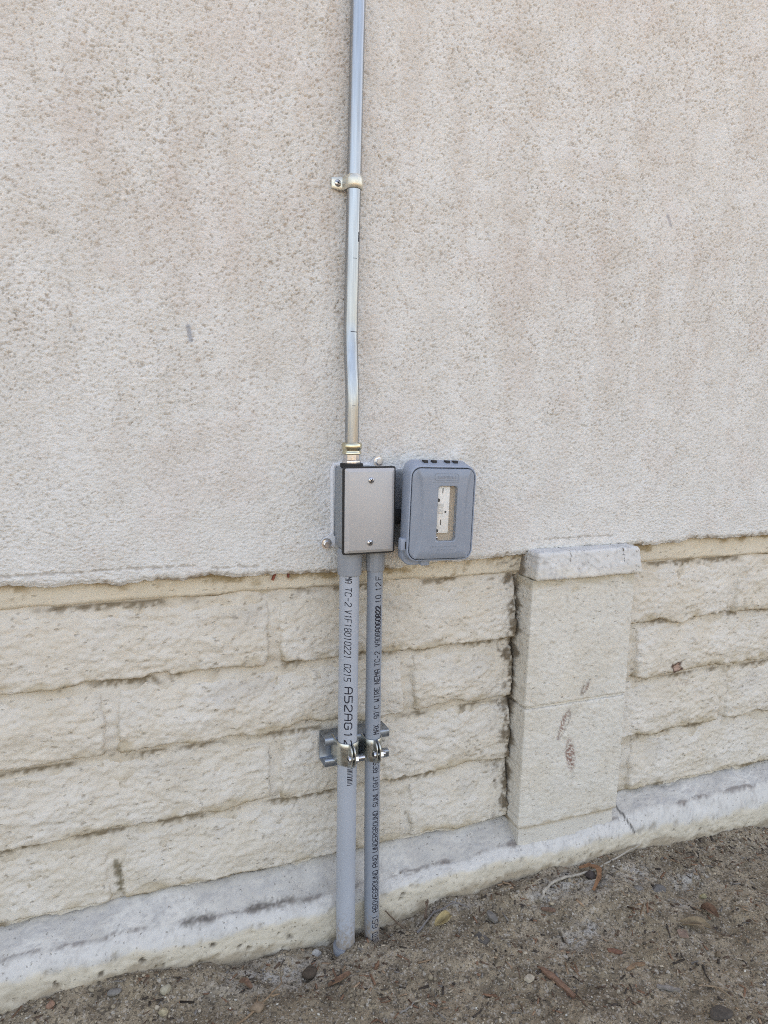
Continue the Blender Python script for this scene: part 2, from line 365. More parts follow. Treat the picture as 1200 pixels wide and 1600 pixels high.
# two grey scuffs, a rusty dribble
for pts, w, c in ((((.1065, ZO+.338), (.1095, ZO+.322)), .003, (.33, .34, .37)), (((.815, ZO+.541), (.822, ZO+.528)), .0028, (.36, .36, .38)), (((-.02, ZO+.331), (-.019, ZO+.326)), .0016, (.4, .4, .4))):
    base = mix(base, np.array(c), .85*sstep(w*1.3, w*.5, segdist(X, Z, pts)))
stain = sstep(.2, 1.9, F_big2(X*2.6+.3, Z*.35)+.5*F_big(X, Z))
base = mix(base, np.array([.54, .46, .40]), .20*stain*sstep(.58, .8, Z))
base = mix(base, np.array([.60, .50, .455]), .16*sstep(.5, 1.8, F_big(X+1.4, Z+.6)+.4*F_st3(X, Z)))
for pts, w in ((((-.12, .5445), (-.05, .5452), (-.02, .5440)), .0007), (((-.01, .5462), (.05, .5455), (.11, .5448)), .0007), (((.13, .5400), (.19, .5392)), .0006), (((.60, .5520), (.68, .5530), (.75, .5528)), .0006)):
    hl = sstep(w*2.6, w*.8, segdist(X, Z, pts)+.0008*F_fine(X, Z)); yb = yb+.0010*hl; base = mix(base, np.array([.36, .32, .28]), .6*hl)
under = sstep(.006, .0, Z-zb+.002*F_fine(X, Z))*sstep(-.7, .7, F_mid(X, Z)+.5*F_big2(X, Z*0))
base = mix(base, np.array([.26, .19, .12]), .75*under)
# underside of the stucco edge: two more rows going back to the wall
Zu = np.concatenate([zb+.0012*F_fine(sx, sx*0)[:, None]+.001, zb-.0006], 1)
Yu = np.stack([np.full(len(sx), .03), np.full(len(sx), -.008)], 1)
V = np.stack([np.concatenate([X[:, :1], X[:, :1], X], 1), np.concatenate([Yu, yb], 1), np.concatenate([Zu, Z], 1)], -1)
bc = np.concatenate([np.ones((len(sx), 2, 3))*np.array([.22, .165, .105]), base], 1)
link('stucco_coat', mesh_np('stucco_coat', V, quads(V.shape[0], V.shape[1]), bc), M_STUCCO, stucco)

# ------------------------------------------------------------------ block wall below
PX0, PX1 = .5922, .7805                                                   # pilaster
blockwall = thing('block_wall', 'cream painted slump block wall below the stucco with wide rough joints', 'wall')
CREAM = np.array([.645, .582, .498]); CREAM2 = np.array([.665, .615, .548]); CREAM3 = np.array([.61, .535, .435])
TAN = np.array([.40, .31, .185]); DIRT = np.array([.155, .115, .075])
def cream(x, z):
    b = np.ones(np.shape(x)+(3,))*CREAM
    b = mix(b, CREAM2, sstep(-1.2, 1.4, F_big2(x+.2, z+.9)+.25*F_mid(x, z)))
    return mix(b, CREAM3, .4*sstep(.0, 1.9, F_big2(x+1.3, z)))
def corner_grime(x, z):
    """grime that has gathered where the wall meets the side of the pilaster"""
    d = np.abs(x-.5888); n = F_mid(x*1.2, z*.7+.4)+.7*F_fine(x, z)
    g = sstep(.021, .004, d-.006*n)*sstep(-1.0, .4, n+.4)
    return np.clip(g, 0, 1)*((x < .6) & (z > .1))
def swell(v): return .0020+.0068*sstep(1.02, .35, v)                       # slumped face: proud towards the bottom
def mortar_y(x, z):
    v = ((z-ZO)/.1) % 1.0
    t = sstep(.02, .14, v)*sstep(1.0, .86, v)
    return .0008-.58*swell(v)*t-.0008*F_crk(x, z)-.0005*F_fine(x, z)-.0003*F_st2(x, z)
mx_ = np.arange(-.62, 1.75, .0032); mz_ = np.arange(.07, .505, .0032)
X, Z = np.meshgrid(mx_, mz_, indexing='ij')
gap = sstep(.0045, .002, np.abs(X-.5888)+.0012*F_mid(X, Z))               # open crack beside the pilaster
b = cream(X, Z); b = mix(b, TAN, .25*sstep(-.3, 1.5, F_crk(X, Z)*.6+.6*F_mid(X+.4, Z)))
vj = ((Z-ZO)/.1) % 1.0
b = mix(b, np.array([.17, .125, .075]), .88*sstep(.90, .972, vj+.02*F_fine(X, Z))*sstep(-.5, .7, F_big2(X+.9, Z*.0+np.floor((Z-ZO)/.1)*.37)+.45*F_mid(X, Z)))
b = mix(b, np.array([.15, .12, .07]), .85*sstep(.006, .002, segdist(X, Z, ((.004, .152), (.0065, .128), (.007, .117)))+.0014*F_fine(X, Z)))
pitm = sstep(1.7, 2.6, F_fine(X+.6, Z)+.4*F_crk(X, Z)); b = mix(b, np.array([.24, .20, .155]), .7*pitm)
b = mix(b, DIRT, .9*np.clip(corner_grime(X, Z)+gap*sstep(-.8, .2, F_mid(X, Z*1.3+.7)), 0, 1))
link('mortar', mesh_np('mortar', np.stack([X, mortar_y(X, Z)+.012*gap, Z], -1), quads(len(mx_), len(mz_)), b), M_BLOCK, blockwall)
for xa, xb in ((-9, -.6), (1.74, 10.5)):
    bm = bmesh.new(); box(bm, xa, xb, .0, .05, -.3, .531); bm_obj('base_wall_run', bm, M_CORE, blockwall, smooth=False)

def quarter(d, r):
    t = np.clip(d/r, 0, 1); return np.sqrt(np.clip(1-(1-t)**2, 0, 1))
CHIPS = [((.9085, ZO-.186), .012, .0085)]
def make_block(x0, x1, z0, z1, s, droop=1.0):
    xs = np.arange(x0-.005, x1+.006, .0022); zs = np.arange(z0-.008, z1+.006, .0022)
    X, Z = np.meshgrid(xs, zs, indexing='ij')
    ox, oz = s*1.37, s*.71
    wav = F_big2(X+ox, Z*0+oz)
    db = Z-z0-droop*(.0020*wav*np.abs(np.clip(F_big(X+ox, X*0), -1.3, 1.3))+.0004*F_mid(X+ox, X*0)+.0005*F_fine(X, X*0+oz))-.001
    dt = z1-Z+.0022*F_mid(X+ox, X*0+.5)+.0018*F_crk(X+ox, Z)
    dl = X-x0+.0016*F_mid(Z+ox, Z*0+.2)+.0007*F_fine(X, Z); dr = x1-X+.0016*F_mid(Z+ox, Z*0+.7)+.0007*F_fine(X+1, Z)
    v = np.clip((Z-z0)/(z1-z0), 0, 1)
    belly = np.exp(-((v-.30)/.36)**2)
    rb = .0045+.0020*np.clip(F_big2(X+ox, Z*0+oz+1), -1, 1)
    y_f = -(swell(v)*(1+.22*np.clip(F_big(X+ox, Z), -1.2, 1.2))+.0010)
    side = .0056                                                             # only a shallow step down to the upright joints
    prof = quarter(db, rb)*quarter(dt, .007)
    y = .0045+(y_f-.0045)*prof
    y = y+side*(1-quarter(np.minimum(dl, dr), .0045))
    lum = .0006*F_mid(X+ox, Z+oz)+.0008*F_crk(X+ox, Z+oz)*(.6+.4*np.clip(F_big2(X, Z+oz), -1, 1))+.00060*F_fine(X+ox, Z+oz)+.00034*F_st2(X+ox, Z+oz)
    y = y-lum*prof-.0045*np.exp(-(((X-.268)/.0045)**2+((Z-.3755)/.0055)**2)**2)
    dmin = np.minimum(np.minimum(db, dt), np.minimum(dl, dr))
    y = np.where(dmin < 0, y+np.minimum(-dmin*2.2, .016), y)
    y = y+.010*sstep(.5835, .590, X+.0015*F_mid(Z, Z*0))*(X < .6)
    b = cream(X+ox*.2, Z)
    # water-borne tan stain along the lower edge, soot in the pits, the dirt of the corner
    b = mix(b, TAN, .62*sstep(.020, .001, db+.004*F_mid(X+ox, Z))*sstep(-1.1, .7, F_big2(X+ox, X*0+.3)+.5*F_mid(X, Z)))
    b = mix(b, DIRT, .85*sstep(.0035, .0, db+.0012*F_fine(X, Z))*sstep(-.1, .8, F_big2(X+ox+.6, X*0+.3)+.6*F_mid(X+.2, Z)))
    pit = sstep(1.95, 2.75, F_fine(X*.8+ox, Z*1.25+oz)+.35*F_crk(X+ox, Z+oz)+.25*F_big2(X+.3, Z+oz))   # small open pits with dust in them
    y = y+.0024*pit*(dmin > .004)
    b = mix(b, np.array([.30, .25, .20]), .6*pit)
    b = mix(b, np.array([.45, .42, .39]), .35*sstep(.6, 1.7, F_big2(X+.3, Z+oz)+.4*F_fine(X, Z))*sstep(.03, .0, np.abs(dt-.02)))
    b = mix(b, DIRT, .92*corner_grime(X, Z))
    for (cx, cz), w, h in CHIPS:
        d = np.maximum(np.abs((X-cx)+.4*(Z-cz))/w, np.abs((Z-cz)-.25*(X-cx))/h)+.12*F_fine(X, Z)
        b = mix(b, np.array([.10, .055, .04]), sstep(1.12, .92, d)); b = mix(b, np.array([.42, .28, .22]), sstep(.75, .6, d))
        dd = segdist(X, Z, ((cx+.008, cz-.024), (cx+.03, cz-.036)))+.003*F_fine(X+.3, Z)
        b = mix(b, np.array([.30, .22, .19]), .6*sstep(.006, .001, dd)*sstep(-.3, .7, F_st2(X, Z)))
    link('block', mesh_np('block', np.stack([X, y, Z], -1), quads(len(xs), len(zs)), b), M_BLOCK, blockwall)
JOINT = .0085
courses = []
for k in range(4):
    off = .213 if k % 2 == 0 else .003
    js = [off+.4064*n for n in range(-2, 5)]
    for a, c in zip(js[:-1], js[1:]):
        for lo, hi in ((-.62, .5880), (.780, 1.74)):
            x0 = max(a+JOINT, lo); x1 = min(c-JOINT, hi)
            if x1-x0 > .05: courses.append((x0, x1, k))
for i, (x0, x1, k) in enumerate(courses):
    dz = (-.003, .001, -.001, .0)[k]; dt = (-.003, -.003, .001, -.001)[k]
    make_block(x0, x1, ZO-.1*(k+1)+.001+dz, ZO-.1*k-.010+dt, i+1, 1.25 if k < 3 else .7)
# smooth strip under the stucco
xs = np.arange(-.62, 1.75, .004); zs = np.arange(ZO-.004, ZO+.060, .003)
X, Z = np.meshgrid(xs, zs, indexing='ij')
y = -.0045+.008*sstep(.5035, .499, Z+.0012*F_big2(X, X*0))-.0006*F_mid(X, Z)-.00025*F_fine(X, Z)
b = mix(cream(X, Z), np.array([.68, .58, .43]), .55)
b = mix(b, np.array([.30, .23, .15]), .65*sstep(1.8, 2.7, F_fine(X, Z)+.4*F_mid(X, Z)))
b = mix(b, np.array([.34, .25, .14]), .9*sstep(.011, .001, zbot(X)-Z-.004*F_mid(X, Z)-.002*F_fine(X, Z))*sstep(-.8, .7, F_big2(X+.8, Z)+.5*F_mid(X, Z)))
b = mix(b, np.array([.20, .145, .085]), .85*sstep(.5035, .4995, Z+.0008*F_fine(X, Z))*sstep(-.4, .8, F_big2(X, Z*0)))
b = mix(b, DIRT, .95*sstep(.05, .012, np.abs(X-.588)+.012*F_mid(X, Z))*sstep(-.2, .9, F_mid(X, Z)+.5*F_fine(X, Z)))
link('coping_strip', mesh_np('coping_strip', np.stack([X, y, Z], -1), quads(len(xs), len(zs)), b), M_BLOCK, blockwall)

# ------------------------------------------------------------------ footing with its sloping fillet and lip
footing = thing('footing', 'pale painted concrete footing ledge running along the foot of the block wall', 'footing')
prof = [(.012, .094), (.0, .097), (-.017, .079), (-.0345, .0615), (-.037, .0602), (-.044, .0560), (-.0490, .0525), (-.0508, .0480), (-.0512, .044), (-.0505, -.002), (-.052, -.06)]
pl = [0]
for (a, b_), (c, d) in zip(prof[:-1], prof[1:]): pl.append(pl[-1]+math.hypot(c-a, d-b_))
ss = np.arange(0, pl[-1], .0028); xs = np.arange(-.62, 1.75, .0032)
py = np.interp(ss, pl, [p[0] for p in prof]); pz = np.interp(ss, pl, [p[1] for p in prof])
ty = np.gradient(py); tz = np.gradient(pz); ln = np.hypot(ty, tz); ny, nz = tz/ln, -ty/ln     # outward
X, S = np.meshgrid(xs, ss, indexing='ij')
PY, PZ = np.meshgrid(py, pz, indexing='ij')[0][:1].repeat(len(xs), 0)*0+py[None, :], pz[None, :]+X*0
dsp = .0005*F_mid(X, S+.4)+.0005*F_fine(X, S)+.0003*F_st2(X, S)
wob = .0016*F_big2(X, X*0+.6)+.0007*F_mid(X, X*0+.2)
pits = np.zeros(X.shape)
pr = np.random.default_rng(21)
lipS = pl[8]
holes = [(-.07, .012, .0024), (-.02, .010, .003), (-.018, .022, .0018), (.03, .008, .0035), (.055, .02, .0018), (.118, .004, .003), (.152, .015, .0026), (.10, .026, .0025), (.165, .024, .0023), (.205, .01, .0017), (.222, .022, .0032), (-.1, .026, .002), (.66, .007, .002), (.72, .015, .002), (.95, .012, .0025), (1.0, .02, .002), (.012, .034, .002)]
for _ in range(26): holes.append((pr.uniform(-.5, 1.6), pr.uniform(.0, .04), pr.uniform(.0008, .0016)))
for hx, hs, hr in holes:
    d = np.hypot((X-hx)*.75, S-lipS-hs)+.0006*F_fine(X*2, S*2)
    pits = np.maximum(pits, sstep(hr*1.3, hr*.6, d))
dsp = dsp-.0035*pits-.0022*sstep(.0045, .0, np.abs(S-pl[7])+.002*F_fine(X, S))*sstep(1.0, 1.7, F_mid(X*1.3, S*0+.9)+.5*F_fine(X, S*0))
cz_ = np.interp(X, [-.6, -.06, .09, .29, .46, .70, .83, .97, 1.7], [.077, .077, .0685, .0625, .068, .074, .080, .082, .082])-.0615
bz_ = np.interp(X, [-.6, -.06, .09, .29, .46, .65, .82, .96, 1.7], [.056, .056, .048, .0485, .0575, .055, .051, .046, .046])-.0500
tri = np.interp(S, [0, pl[1], pl[3], pl[4], pl[8], pl[9]], [0, 0, 1, 1, 0, 0]); trb = np.interp(S, [0, pl[4], pl[7], pl[8], pl[9]], [0, 0, 1, 1, 0])
PZ = PZ+cz_*tri+bz_*trb
V = np.stack([X, PY-(-ny)[None, :]*dsp*0+ny[None, :]*dsp, PZ+nz[None, :]*dsp+wob*sstep(0, .01, S)], -1)
WHITE = np.array([.60, .57, .525]); GREYW = np.array([.51, .48, .44])
b = np.ones(X.shape+(3,))*GREYW
b = mix(b, WHITE, sstep(-.5, 1.0, F_big2(X, S+.8)))
b = mix(b, np.array([.42, .405, .39]), .55*sstep(.0, 1.8, F_mid(X+.4, S)+.6*F_fine(X, S)))
b = mix(b, np.array([.60, .575, .54]), sstep(pl[3]+.001, pl[4]+.003, S))
b = mix(b, np.array([.45, .42, .39]), .6*sstep(.9, 1.9, F_fine(X, S)+.5*F_mid(X, S+.3)))
b = mix(b, np.array([.62, .56, .465]), sstep(pl[7]-.0012, pl[7]+.0012, S+.0010*F_mid(X, S)+.0006*F_fine(X, S)))
b = mix(b, np.array([.50, .45, .37]), .6*sstep(pl[8], pl[8]+.03, S)*sstep(-.5, .8, F_big2(X, S)))
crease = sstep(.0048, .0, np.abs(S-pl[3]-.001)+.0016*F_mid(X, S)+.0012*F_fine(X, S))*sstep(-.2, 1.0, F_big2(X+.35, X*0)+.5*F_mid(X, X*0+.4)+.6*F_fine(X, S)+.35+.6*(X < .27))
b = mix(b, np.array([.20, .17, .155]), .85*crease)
b = mix(b, np.array([.40, .385, .37]), .5*sstep(.9, 1.8, F_st2(X, S)+.5*F_mid(X+.8, S))*sstep(pl[7], pl[6], S))
clump = sstep(.011, .003, np.abs(S-pl[3])+.003*F_fine(X, S))*sstep(.05, .02, np.abs(X-.205)+.008*F_mid(X, S))+sstep(.012, .003, np.abs(S-pl[3])+.003*F_fine(X, S))*sstep(.032, .01, np.abs(X-.098)+.008*F_mid(X, S))
b = mix(b, np.array([.13, .115, .10]), .85*np.clip(clump, 0, 1)*sstep(-1, .4, F_fine(X, S)))
b = mix(b, np.array([.09, .07, .055]), .9*pits)
hg = V[..., 2]-np.interp(X, EX, EZ)
b = mix(b, np.array([.30, .235, .165]), .75*sstep(.016, .0, hg+.005*F_mid(X, S)+.003*F_fine(X, S)))
b = mix(b, np.array([.34, .28, .21]), .55*sstep(.035, .0, hg)*sstep(.5, 1.5, F_fine(X, S)+.6*F_mid(X+.3, S)))
chipd = sstep(.0045, .0, np.abs(S-pl[7])+.002*F_fine(X, S))*sstep(1.0, 1.7, F_mid(X*1.3, S*0+.9)+.5*F_fine(X, S*0))
b = mix(b, np.array([.36, .32, .27]), .7*chipd)
crack = segdist(X, V[..., 2], ((.786, .098), (.792, .082), (.797, .072), (.806, .054)))
b = mix(b, np.array([.05, .045, .04]), .9*sstep(.0026, .0012, crack))
link('footing_body', mesh_np('footing_body', V, quads(V.shape[0], V.shape[1], True), b), M_FOOT, footing)

# ------------------------------------------------------------------ pilaster
def noisy_box(x0, x1, y0, y1, z0, z1, r, step, noise, colf, taper=None):
    c = np.array([(x0+x1)/2, (y0+y1)/2, (z0+z1)/2]); h = np.array([x1-x0, y1-y0, z1-z0])/2
    Vs, Fs, n0 = [], [], 0
    for ax in range(3):
        for sg in (-1, 1):
            a1, a2 = [(1, 2), (2, 0), (0, 1)][ax]
            n1 = max(3, int(2*h[a1]/step)); n2 = max(3, int(2*h[a2]/step))
            U, W = np.meshgrid(np.linspace(-h[a1], h[a1], n1), np.linspace(-h[a2], h[a2], n2), indexing='ij')
            P = np.zeros(U.shape+(3,)); P[..., ax] = sg*h[ax]; P[..., a1] = U; P[..., a2] = W
            Vs.append(P.reshape(-1, 3)); Fs.append(quads(n1, n2, sg < 0)+n0); n0 += n1*n2
    P = np.concatenate(Vs); F = np.concatenate(Fs)
    Q = np.clip(P, -(h-r), h-r); D = P-Q; n = D/np.linalg.norm(D, axis=1)[:, None]
    P = Q+n*r+c
    if taper: P = taper(P)
    P = P+n*noise(P)[:, None]
    return mesh_np('block', P, F, colf(P))
pil = thing('pilaster', 'cream painted pilaster of two tall smooth blocks under a projecting cap', 'pilaster')
def pn(P): return .0002*F_mid(P[:, 0]+P[:, 1], P[:, 2])+.00032*F_fine(P[:, 0]+P[:, 1], P[:, 2])+.00022*F_st2(P[:, 0]+P[:, 1], P[:, 2])
def pc(P):
    x, y, z = P.T
    b = mix(np.ones((len(x), 3))*np.array([.66, .622, .56]), np.array([.63, .575, .492]), .6*sstep(-.5, 1.2, F_big2(x+2, z)))
    b = mix(b, np.array([.45, .40, .33]), .5*sstep(1.1, 2.0, F_fine(x+.3, z)+.4*F_mid(x, z)))
    n = F_fine(x, z); n2 = F_st2(x, z)
    def ell(cx, cz, rx, rz, tilt):
        u = (x-cx)+(z-cz)*tilt; return np.hypot(u/rx, (z-cz)/rz)+.07*n+.06*F_mid(x+.4, z)
    front = (y < -.03)
    d1 = ell(.6610, .2620, .0078, .0245, -.34); d2 = ell(.6745, .2100, .0100, .0320, .12); d3 = ell(.6975, .3165, .0075, .0130, -.5)
    RED = np.array([.25, .115, .085]); GRB = np.array([.22, .165, .14])
    b = mix(b, GRB, .7*front*sstep(1.1, .85, d1)*np.clip(sstep(.55, .9, d1)+sstep(.2, 1.0, n2+.6*n), 0, 1)); b = mix(b, RED, .7*front*sstep(1.05, .7, d1)*sstep(-.8, .4, n2+.5*n)*(x < .6605+(z-.262)*.34))
    b = mix(b, GRB, .85*front*sstep(1.1, .6, d2)*sstep(-.7, .5, n2+.4*n)); b = mix(b, RED, .75*front*sstep(1.05, .6, d2)*sstep(-.5, .6, n+.3*n2))
    b = mix(b, GRB, .8*front*sstep(1.0, .7, d3)*sstep(.1, .6, d3)*sstep(-.9, .3, n2+.3)); b = mix(b, RED, .6*front*sstep(.9, .5, d3)*(x > .6985)*sstep(-.5, .5, n))
    e = sstep(.006, .001, np.abs(x-PX1)+.0015*n)*sstep(.2, .9, F_mid(x*0+.4, z*1.2)+.3)
    b = mix(b, np.array([.25, .13, .10]), .7*e*(z < .24))
    e2 = sstep(.022, .004, y+.012+.006*F_mid(z, y)*1.0)
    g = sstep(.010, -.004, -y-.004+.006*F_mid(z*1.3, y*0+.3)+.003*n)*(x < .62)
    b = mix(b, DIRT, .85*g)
    b = mix(b, np.array([.36, .27, .16]), .5*sstep(.006, .001, np.abs(z-.0985)+.003*F_mid(x, z)))
    b = mix(b, np.array([.60, .565, .51]), .8*sstep(.096, .092, z))
    b = mix(b, np.array([.50, .43, .31]), .55*sstep(ZO-.022, ZO-.008, z+.004*F_mid(x, z)))
    return b
def lean(P):
    P = P.copy(); P[:, 0] += (P[:, 2]-ZO)*.018; return P
me = noisy_box(PX0, PX1, -.042, .03, ZO-.2022, ZO-.004, .0026, .0022, pn, pc, lean); link('block', me, M_BLOCK, pil)
me = noisy_box(PX0+.0005, PX1, -.0425, .03, ZO-.4010, ZO-.2060, .0026, .0022, pn, pc, lean); link('block', me, M_BLOCK, pil)
me = noisy_box(PX0+.004, PX1-.004, -.0385, .03, ZO-.440, ZO-.15, .002, .004, pn, pc, lean); link('mortar', me, M_BLOCK, pil)
me = noisy_box(PX0+.006, PX1-.006, -.0375, .03, ZO-.06, ZO+.004, .002, .004, pn, lambda P: np.ones((len(P), 3))*np.array([.5, .40, .26]), lean); link('mortar', me, M_BLOCK, pil)
def ct(P):
    P = P.copy(); t = (P[:, 2]-ZO)/.04
    P[:, 0] += .004*np.clip(t, 0, 1)*(P[:, 0] < .65)*1.0-.006*np.clip(t, 0, 1)*(P[:, 0] > .75)
    P[:, 1] += .004*np.clip(t, 0, 1)*(P[:, 1] < -.02)
    return P
def cc(P):
    x, y, z = P.T
    b = mix(np.ones((len(x), 3))*np.array([.63, .615, .595]), np.array([.635, .60, .545]), sstep(ZO+.02, ZO-.004, z+.006*F_mid(x, z)))
    b = mix(b, np.array([.40, .38, .36]), .6*sstep(.7, 1.7, F_fine(x, z)+.5*F_mid(x, z)))
    return mix(b, DIRT, .8*sstep(.012, .0, -y-.008+.006*F_mid(x, z))*(x < .62))
me = noisy_box(.5915, .7850, -.0540, .03, ZO-.0035, ZO+.0385, .0045, .0022, pn, cc, ct); link('cap', me, M_FOOT, pil)

# ------------------------------------------------------------------ junction box
BX, BZ = .3205, ZO+.1147
jb = thing('junction_box', 'grey metal junction box with a blank screwed cover under the steel conduit', 'electrical box')
bm = bmesh.new()
loft(bm, [(-.018, BX, BZ, .0600, .1055, .004), (-.030, BX, BZ, .0615, .1065, .005), (-.0695, BX, BZ, .0650, .1078, .006), (-.0708, BX, BZ, .0645, .1075, .006)])
body = bm_obj('body', bm, M_BOX, jb)
bm = bmesh.new(); loft(bm, [(-.0700, BX+.0006, BZ, .0706, .1126, .0030), (-.0738, BX+.0006, BZ, .0712, .1132, .0030), (-.0743, BX+.0006, BZ, .0702, .1122, .0030)], 4)
bm_obj('gasket', bm, M_RUBBER, jb)
bm = bmesh.new(); loft(bm, [(-.0738, BX+.0006, BZ, .0668, .1086, .0016), (-.0752, BX+.0006, BZ, .0668, .1086, .0016), (-.0760, BX+.0006, BZ, .0662, .1080, .0016), (-.0792, BX+.0006, BZ, .0592, .1012, .0010), (-.0795, BX+.0006, BZ, .0580, .1000, .001)], 3)
cover = bm_obj('cover', bm, M_COVER, jb, angle=20)
def screw(cx, y, cz, r, parent, rot=.6, name='screw'):
    bm = bmesh.new()
    lathe(bm, [(r, y), (r*.97, y-r*.22), (r*.8, y-r*.42), (r*.45, y-r*.55), (r*.1, y-r*.6)], (cx, 0, cz), 'Y', 20)
    s = bm_obj(name, bm, M_STEEL, parent)
    bm = bmesh.new()
    for a in (rot, rot+math.pi/2):
        nb = bmesh.new(); box(nb, -r*.62, r*.62, y-r*.66, y-r*.3, -r*.13, r*.13); m_ = bpy.data.meshes.new('t'); 
        nb.transform(Matrix.Translation((cx, 0, cz)) @ Matrix.Rotation(a, 4, 'Y')); nb.to_mesh(m_); nb.free(); bm.from_mesh(m_); bpy.data.meshes.remove(m_)
    bm_obj('drive_slot', bm, M_DARK, s, smooth=False)
    return s
screw(BX+.0008, -.0793, ZO+.1540, .0042, jb, .5); screw(BX+.0003, -.0793, ZO+.0738, .0042, jb, .9)
# raised lettering too small to read: short bars in two rows
bm = bmesh.new(); r_ = random.Random(3)
for row, (za, x0, x1) in enumerate(((ZO+.0990, -.012, .0125), (ZO+.0945, -.0135, .0135))):
    x = x0
    while x < x1:
        w = r_.uniform(.0009, .0016)
        if r_.random() < .84:
            box(bm, BX+x, BX+x+w*.35, -.07965, -.0792, za, za+.0026)
            if r_.random() < .7: box(bm, BX+x+w*.3, BX+x+w*.85, -.07967, -.0792, za+r_.choice([0, .001, .002]), za+r_.choice([.0007, .0018, .0026]))
        x += w+.0006
bm_obj('embossed_marking', bm, M_COVER, cover, smooth=False)
def lug(cx, cz, ax, az, parent):
    """cast mounting ear from (ax,az) on the box to the screw at (cx,cz)"""
    bm = bmesh.new(); d = Vector((cx-ax, 0, cz-az)); n = Vector((-d.z, 0, d.x)).normalized(); e = d.normalized()
    out = [Vector((ax, 0, az))+n*.008, Vector((cx, 0, cz))+n*.0068]
    for i in range(1, 8):
        a = math.pi*i/8; out.append(Vector((cx, 0, cz))+(n*math.cos(a)+e*math.sin(a))*.0068)
    out += [Vector((cx, 0, cz))-n*.0068, Vector((ax, 0, az))-n*.008]
    f0 = [bm.verts.new((p.x, -.0215, p.z)) for p in out]; f1_ = [bm.verts.new((p.x, -.0262, p.z)) for p in out]
    bm.faces.new(f0); bm.faces.new(f1_[::-1])
    for i in range(len(out)): bm.faces.new((f0[i], f0[(i+1) % len(out)], f1_[(i+1) % len(out)], f1_[i]))
    bmesh.ops.recalc_face_normals(bm, faces=bm.faces)
    o = bm_obj('mounting_lug', bm, M_SEAL, parent)
    bm = bmesh.new(); lathe(bm, [(.0062, -.0262), (.0062, -.0274), (.0047, -.0276), (.0047, -.0312), (.0040, -.0318)], (cx, 0, cz), 'Y', facets=6); 
    lathe(bm, [(.0070, -.0262), (.0070, -.0272)], (cx, 0, cz), 'Y', 20)
    bm_obj('lug_screw', bm, M_STEEL, o, angle=25)
lug(.2785, ZO+.0655, .291, ZO+.072, jb); lug(.3505, ZO+.1738, .343, ZO+.164, jb)
bm = bmesh.new(); pr_ = rrect(.0655, .110, .006, 5, BX, BZ)
jj = random.Random(5)
tube(bm, [(x+jj.uniform(-.0006, .0006), -.0225, z+jj.uniform(-.0006, .0006)) for x, z in pr_+pr_[:1]], [jj.uniform(.0024, .0042) for _ in range(len(pr_)+1)], 10)
bm_obj('sealant_bead', bm, M_SEAL, jb)

# ------------------------------------------------------------------ steel conduit with its connector, strap
emt = thing('steel_conduit', 'shiny galvanised steel conduit running up the stucco from the box', 'conduit')
zz = np.concatenate([np.linspace(ZO+.186, ZO+.24, 6), np.linspace(ZO+.245, ZO+.36, 30), np.linspace(ZO+.37, ZO+1.25, 44)])
tt = sstep(ZO+.245, ZO+.355, zz)
exs = (.3052+.004*(zz-ZO-.2))*(1-tt)+(.3070+(zz-ZO-.36)*.0150)*tt
ey = -.0488*(1-tt)-.0348*tt
bm = bmesh.new(); tube(bm, list(zip(exs, ey, zz)), .00905, 40); tb = bm_obj('tube', bm, M_EMT, emt)
for z_, a0, a1, w in ((ZO+.340, -1.9, -.75, .0005), (ZO+.430, -1.8, -1.2, .0003), (ZO+.247, -1.9, -1.4, .0003)):
    cx, cy = np.interp(z_, zz, exs), np.interp(z_, zz, ey); n = 10; prev = None; bm = bmesh.new()
    for i in range(n+1):
        a = a0+(a1-a0)*i/n; p = [bm.verts.new((cx+.00912*math.cos(a), cy+.00912*math.sin(a), z_+s_*w)) for s_ in (-1, 1)]
        if prev: bm.faces.new((prev[0], p[0], p[1], prev[1]))
        prev = p
    bm_obj('bender_mark', bm, M_INK, tb)
bm = bmesh.new()
for z0_, hh in ((ZO+.4545, .004), (ZO+.4605, .0016)):
    cx, cy = np.interp(z0_, zz, exs), np.interp(z0_, zz, ey); prev = None
    for i in range(5):
        a = -1.02+.28*i/4; p = [bm.verts.new((cx+.00913*math.cos(a), cy+.00913*math.sin(a), z0_+s_*hh)) for s_ in (-1, 1)]
        if prev: bm.faces.new((prev[0], p[0], p[1], prev[1]))
        prev = p
bm_obj('ink_mark', bm, M_INK, tb)
CX, CY = .3052, -.0488
bm = bmesh.new(); lathe(bm, [(.0098, ZO+.2005), (.0118, ZO+.2003), (.0132, ZO+.1985), (.0134, ZO+.1950), (.0130, ZO+.1925), (.0116, ZO+.1905), (.0116, ZO+.1890), (.0127, ZO+.1880), (.0127, ZO+.1860), (.0112, ZO+.1850)], (CX, CY, 0), 'Z', 40)
bm_obj('compression_nut', bm, M_YZINC, emt, angle=50)
bm = bmesh.new(); lathe(bm, [(.0108, ZO+.1855), (.0108, ZO+.1780), (.0118, ZO+.1770), (.0122, ZO+.1745), (.0120, ZO+.1735)], (CX, CY, 0), 'Z', facets=12)
bm_obj('connector_body', bm, M_STEEL, emt, angle=25)
bm = bmesh.new(); lathe(bm, [(.0130, ZO+.1740), (.0148, ZO+.1735), (.0150, ZO+.1715), (.0146, ZO+.1690)], (CX, CY, 0), 'Z', 36)
bm_obj('sealing_ring', bm, M_RUBBER, emt)

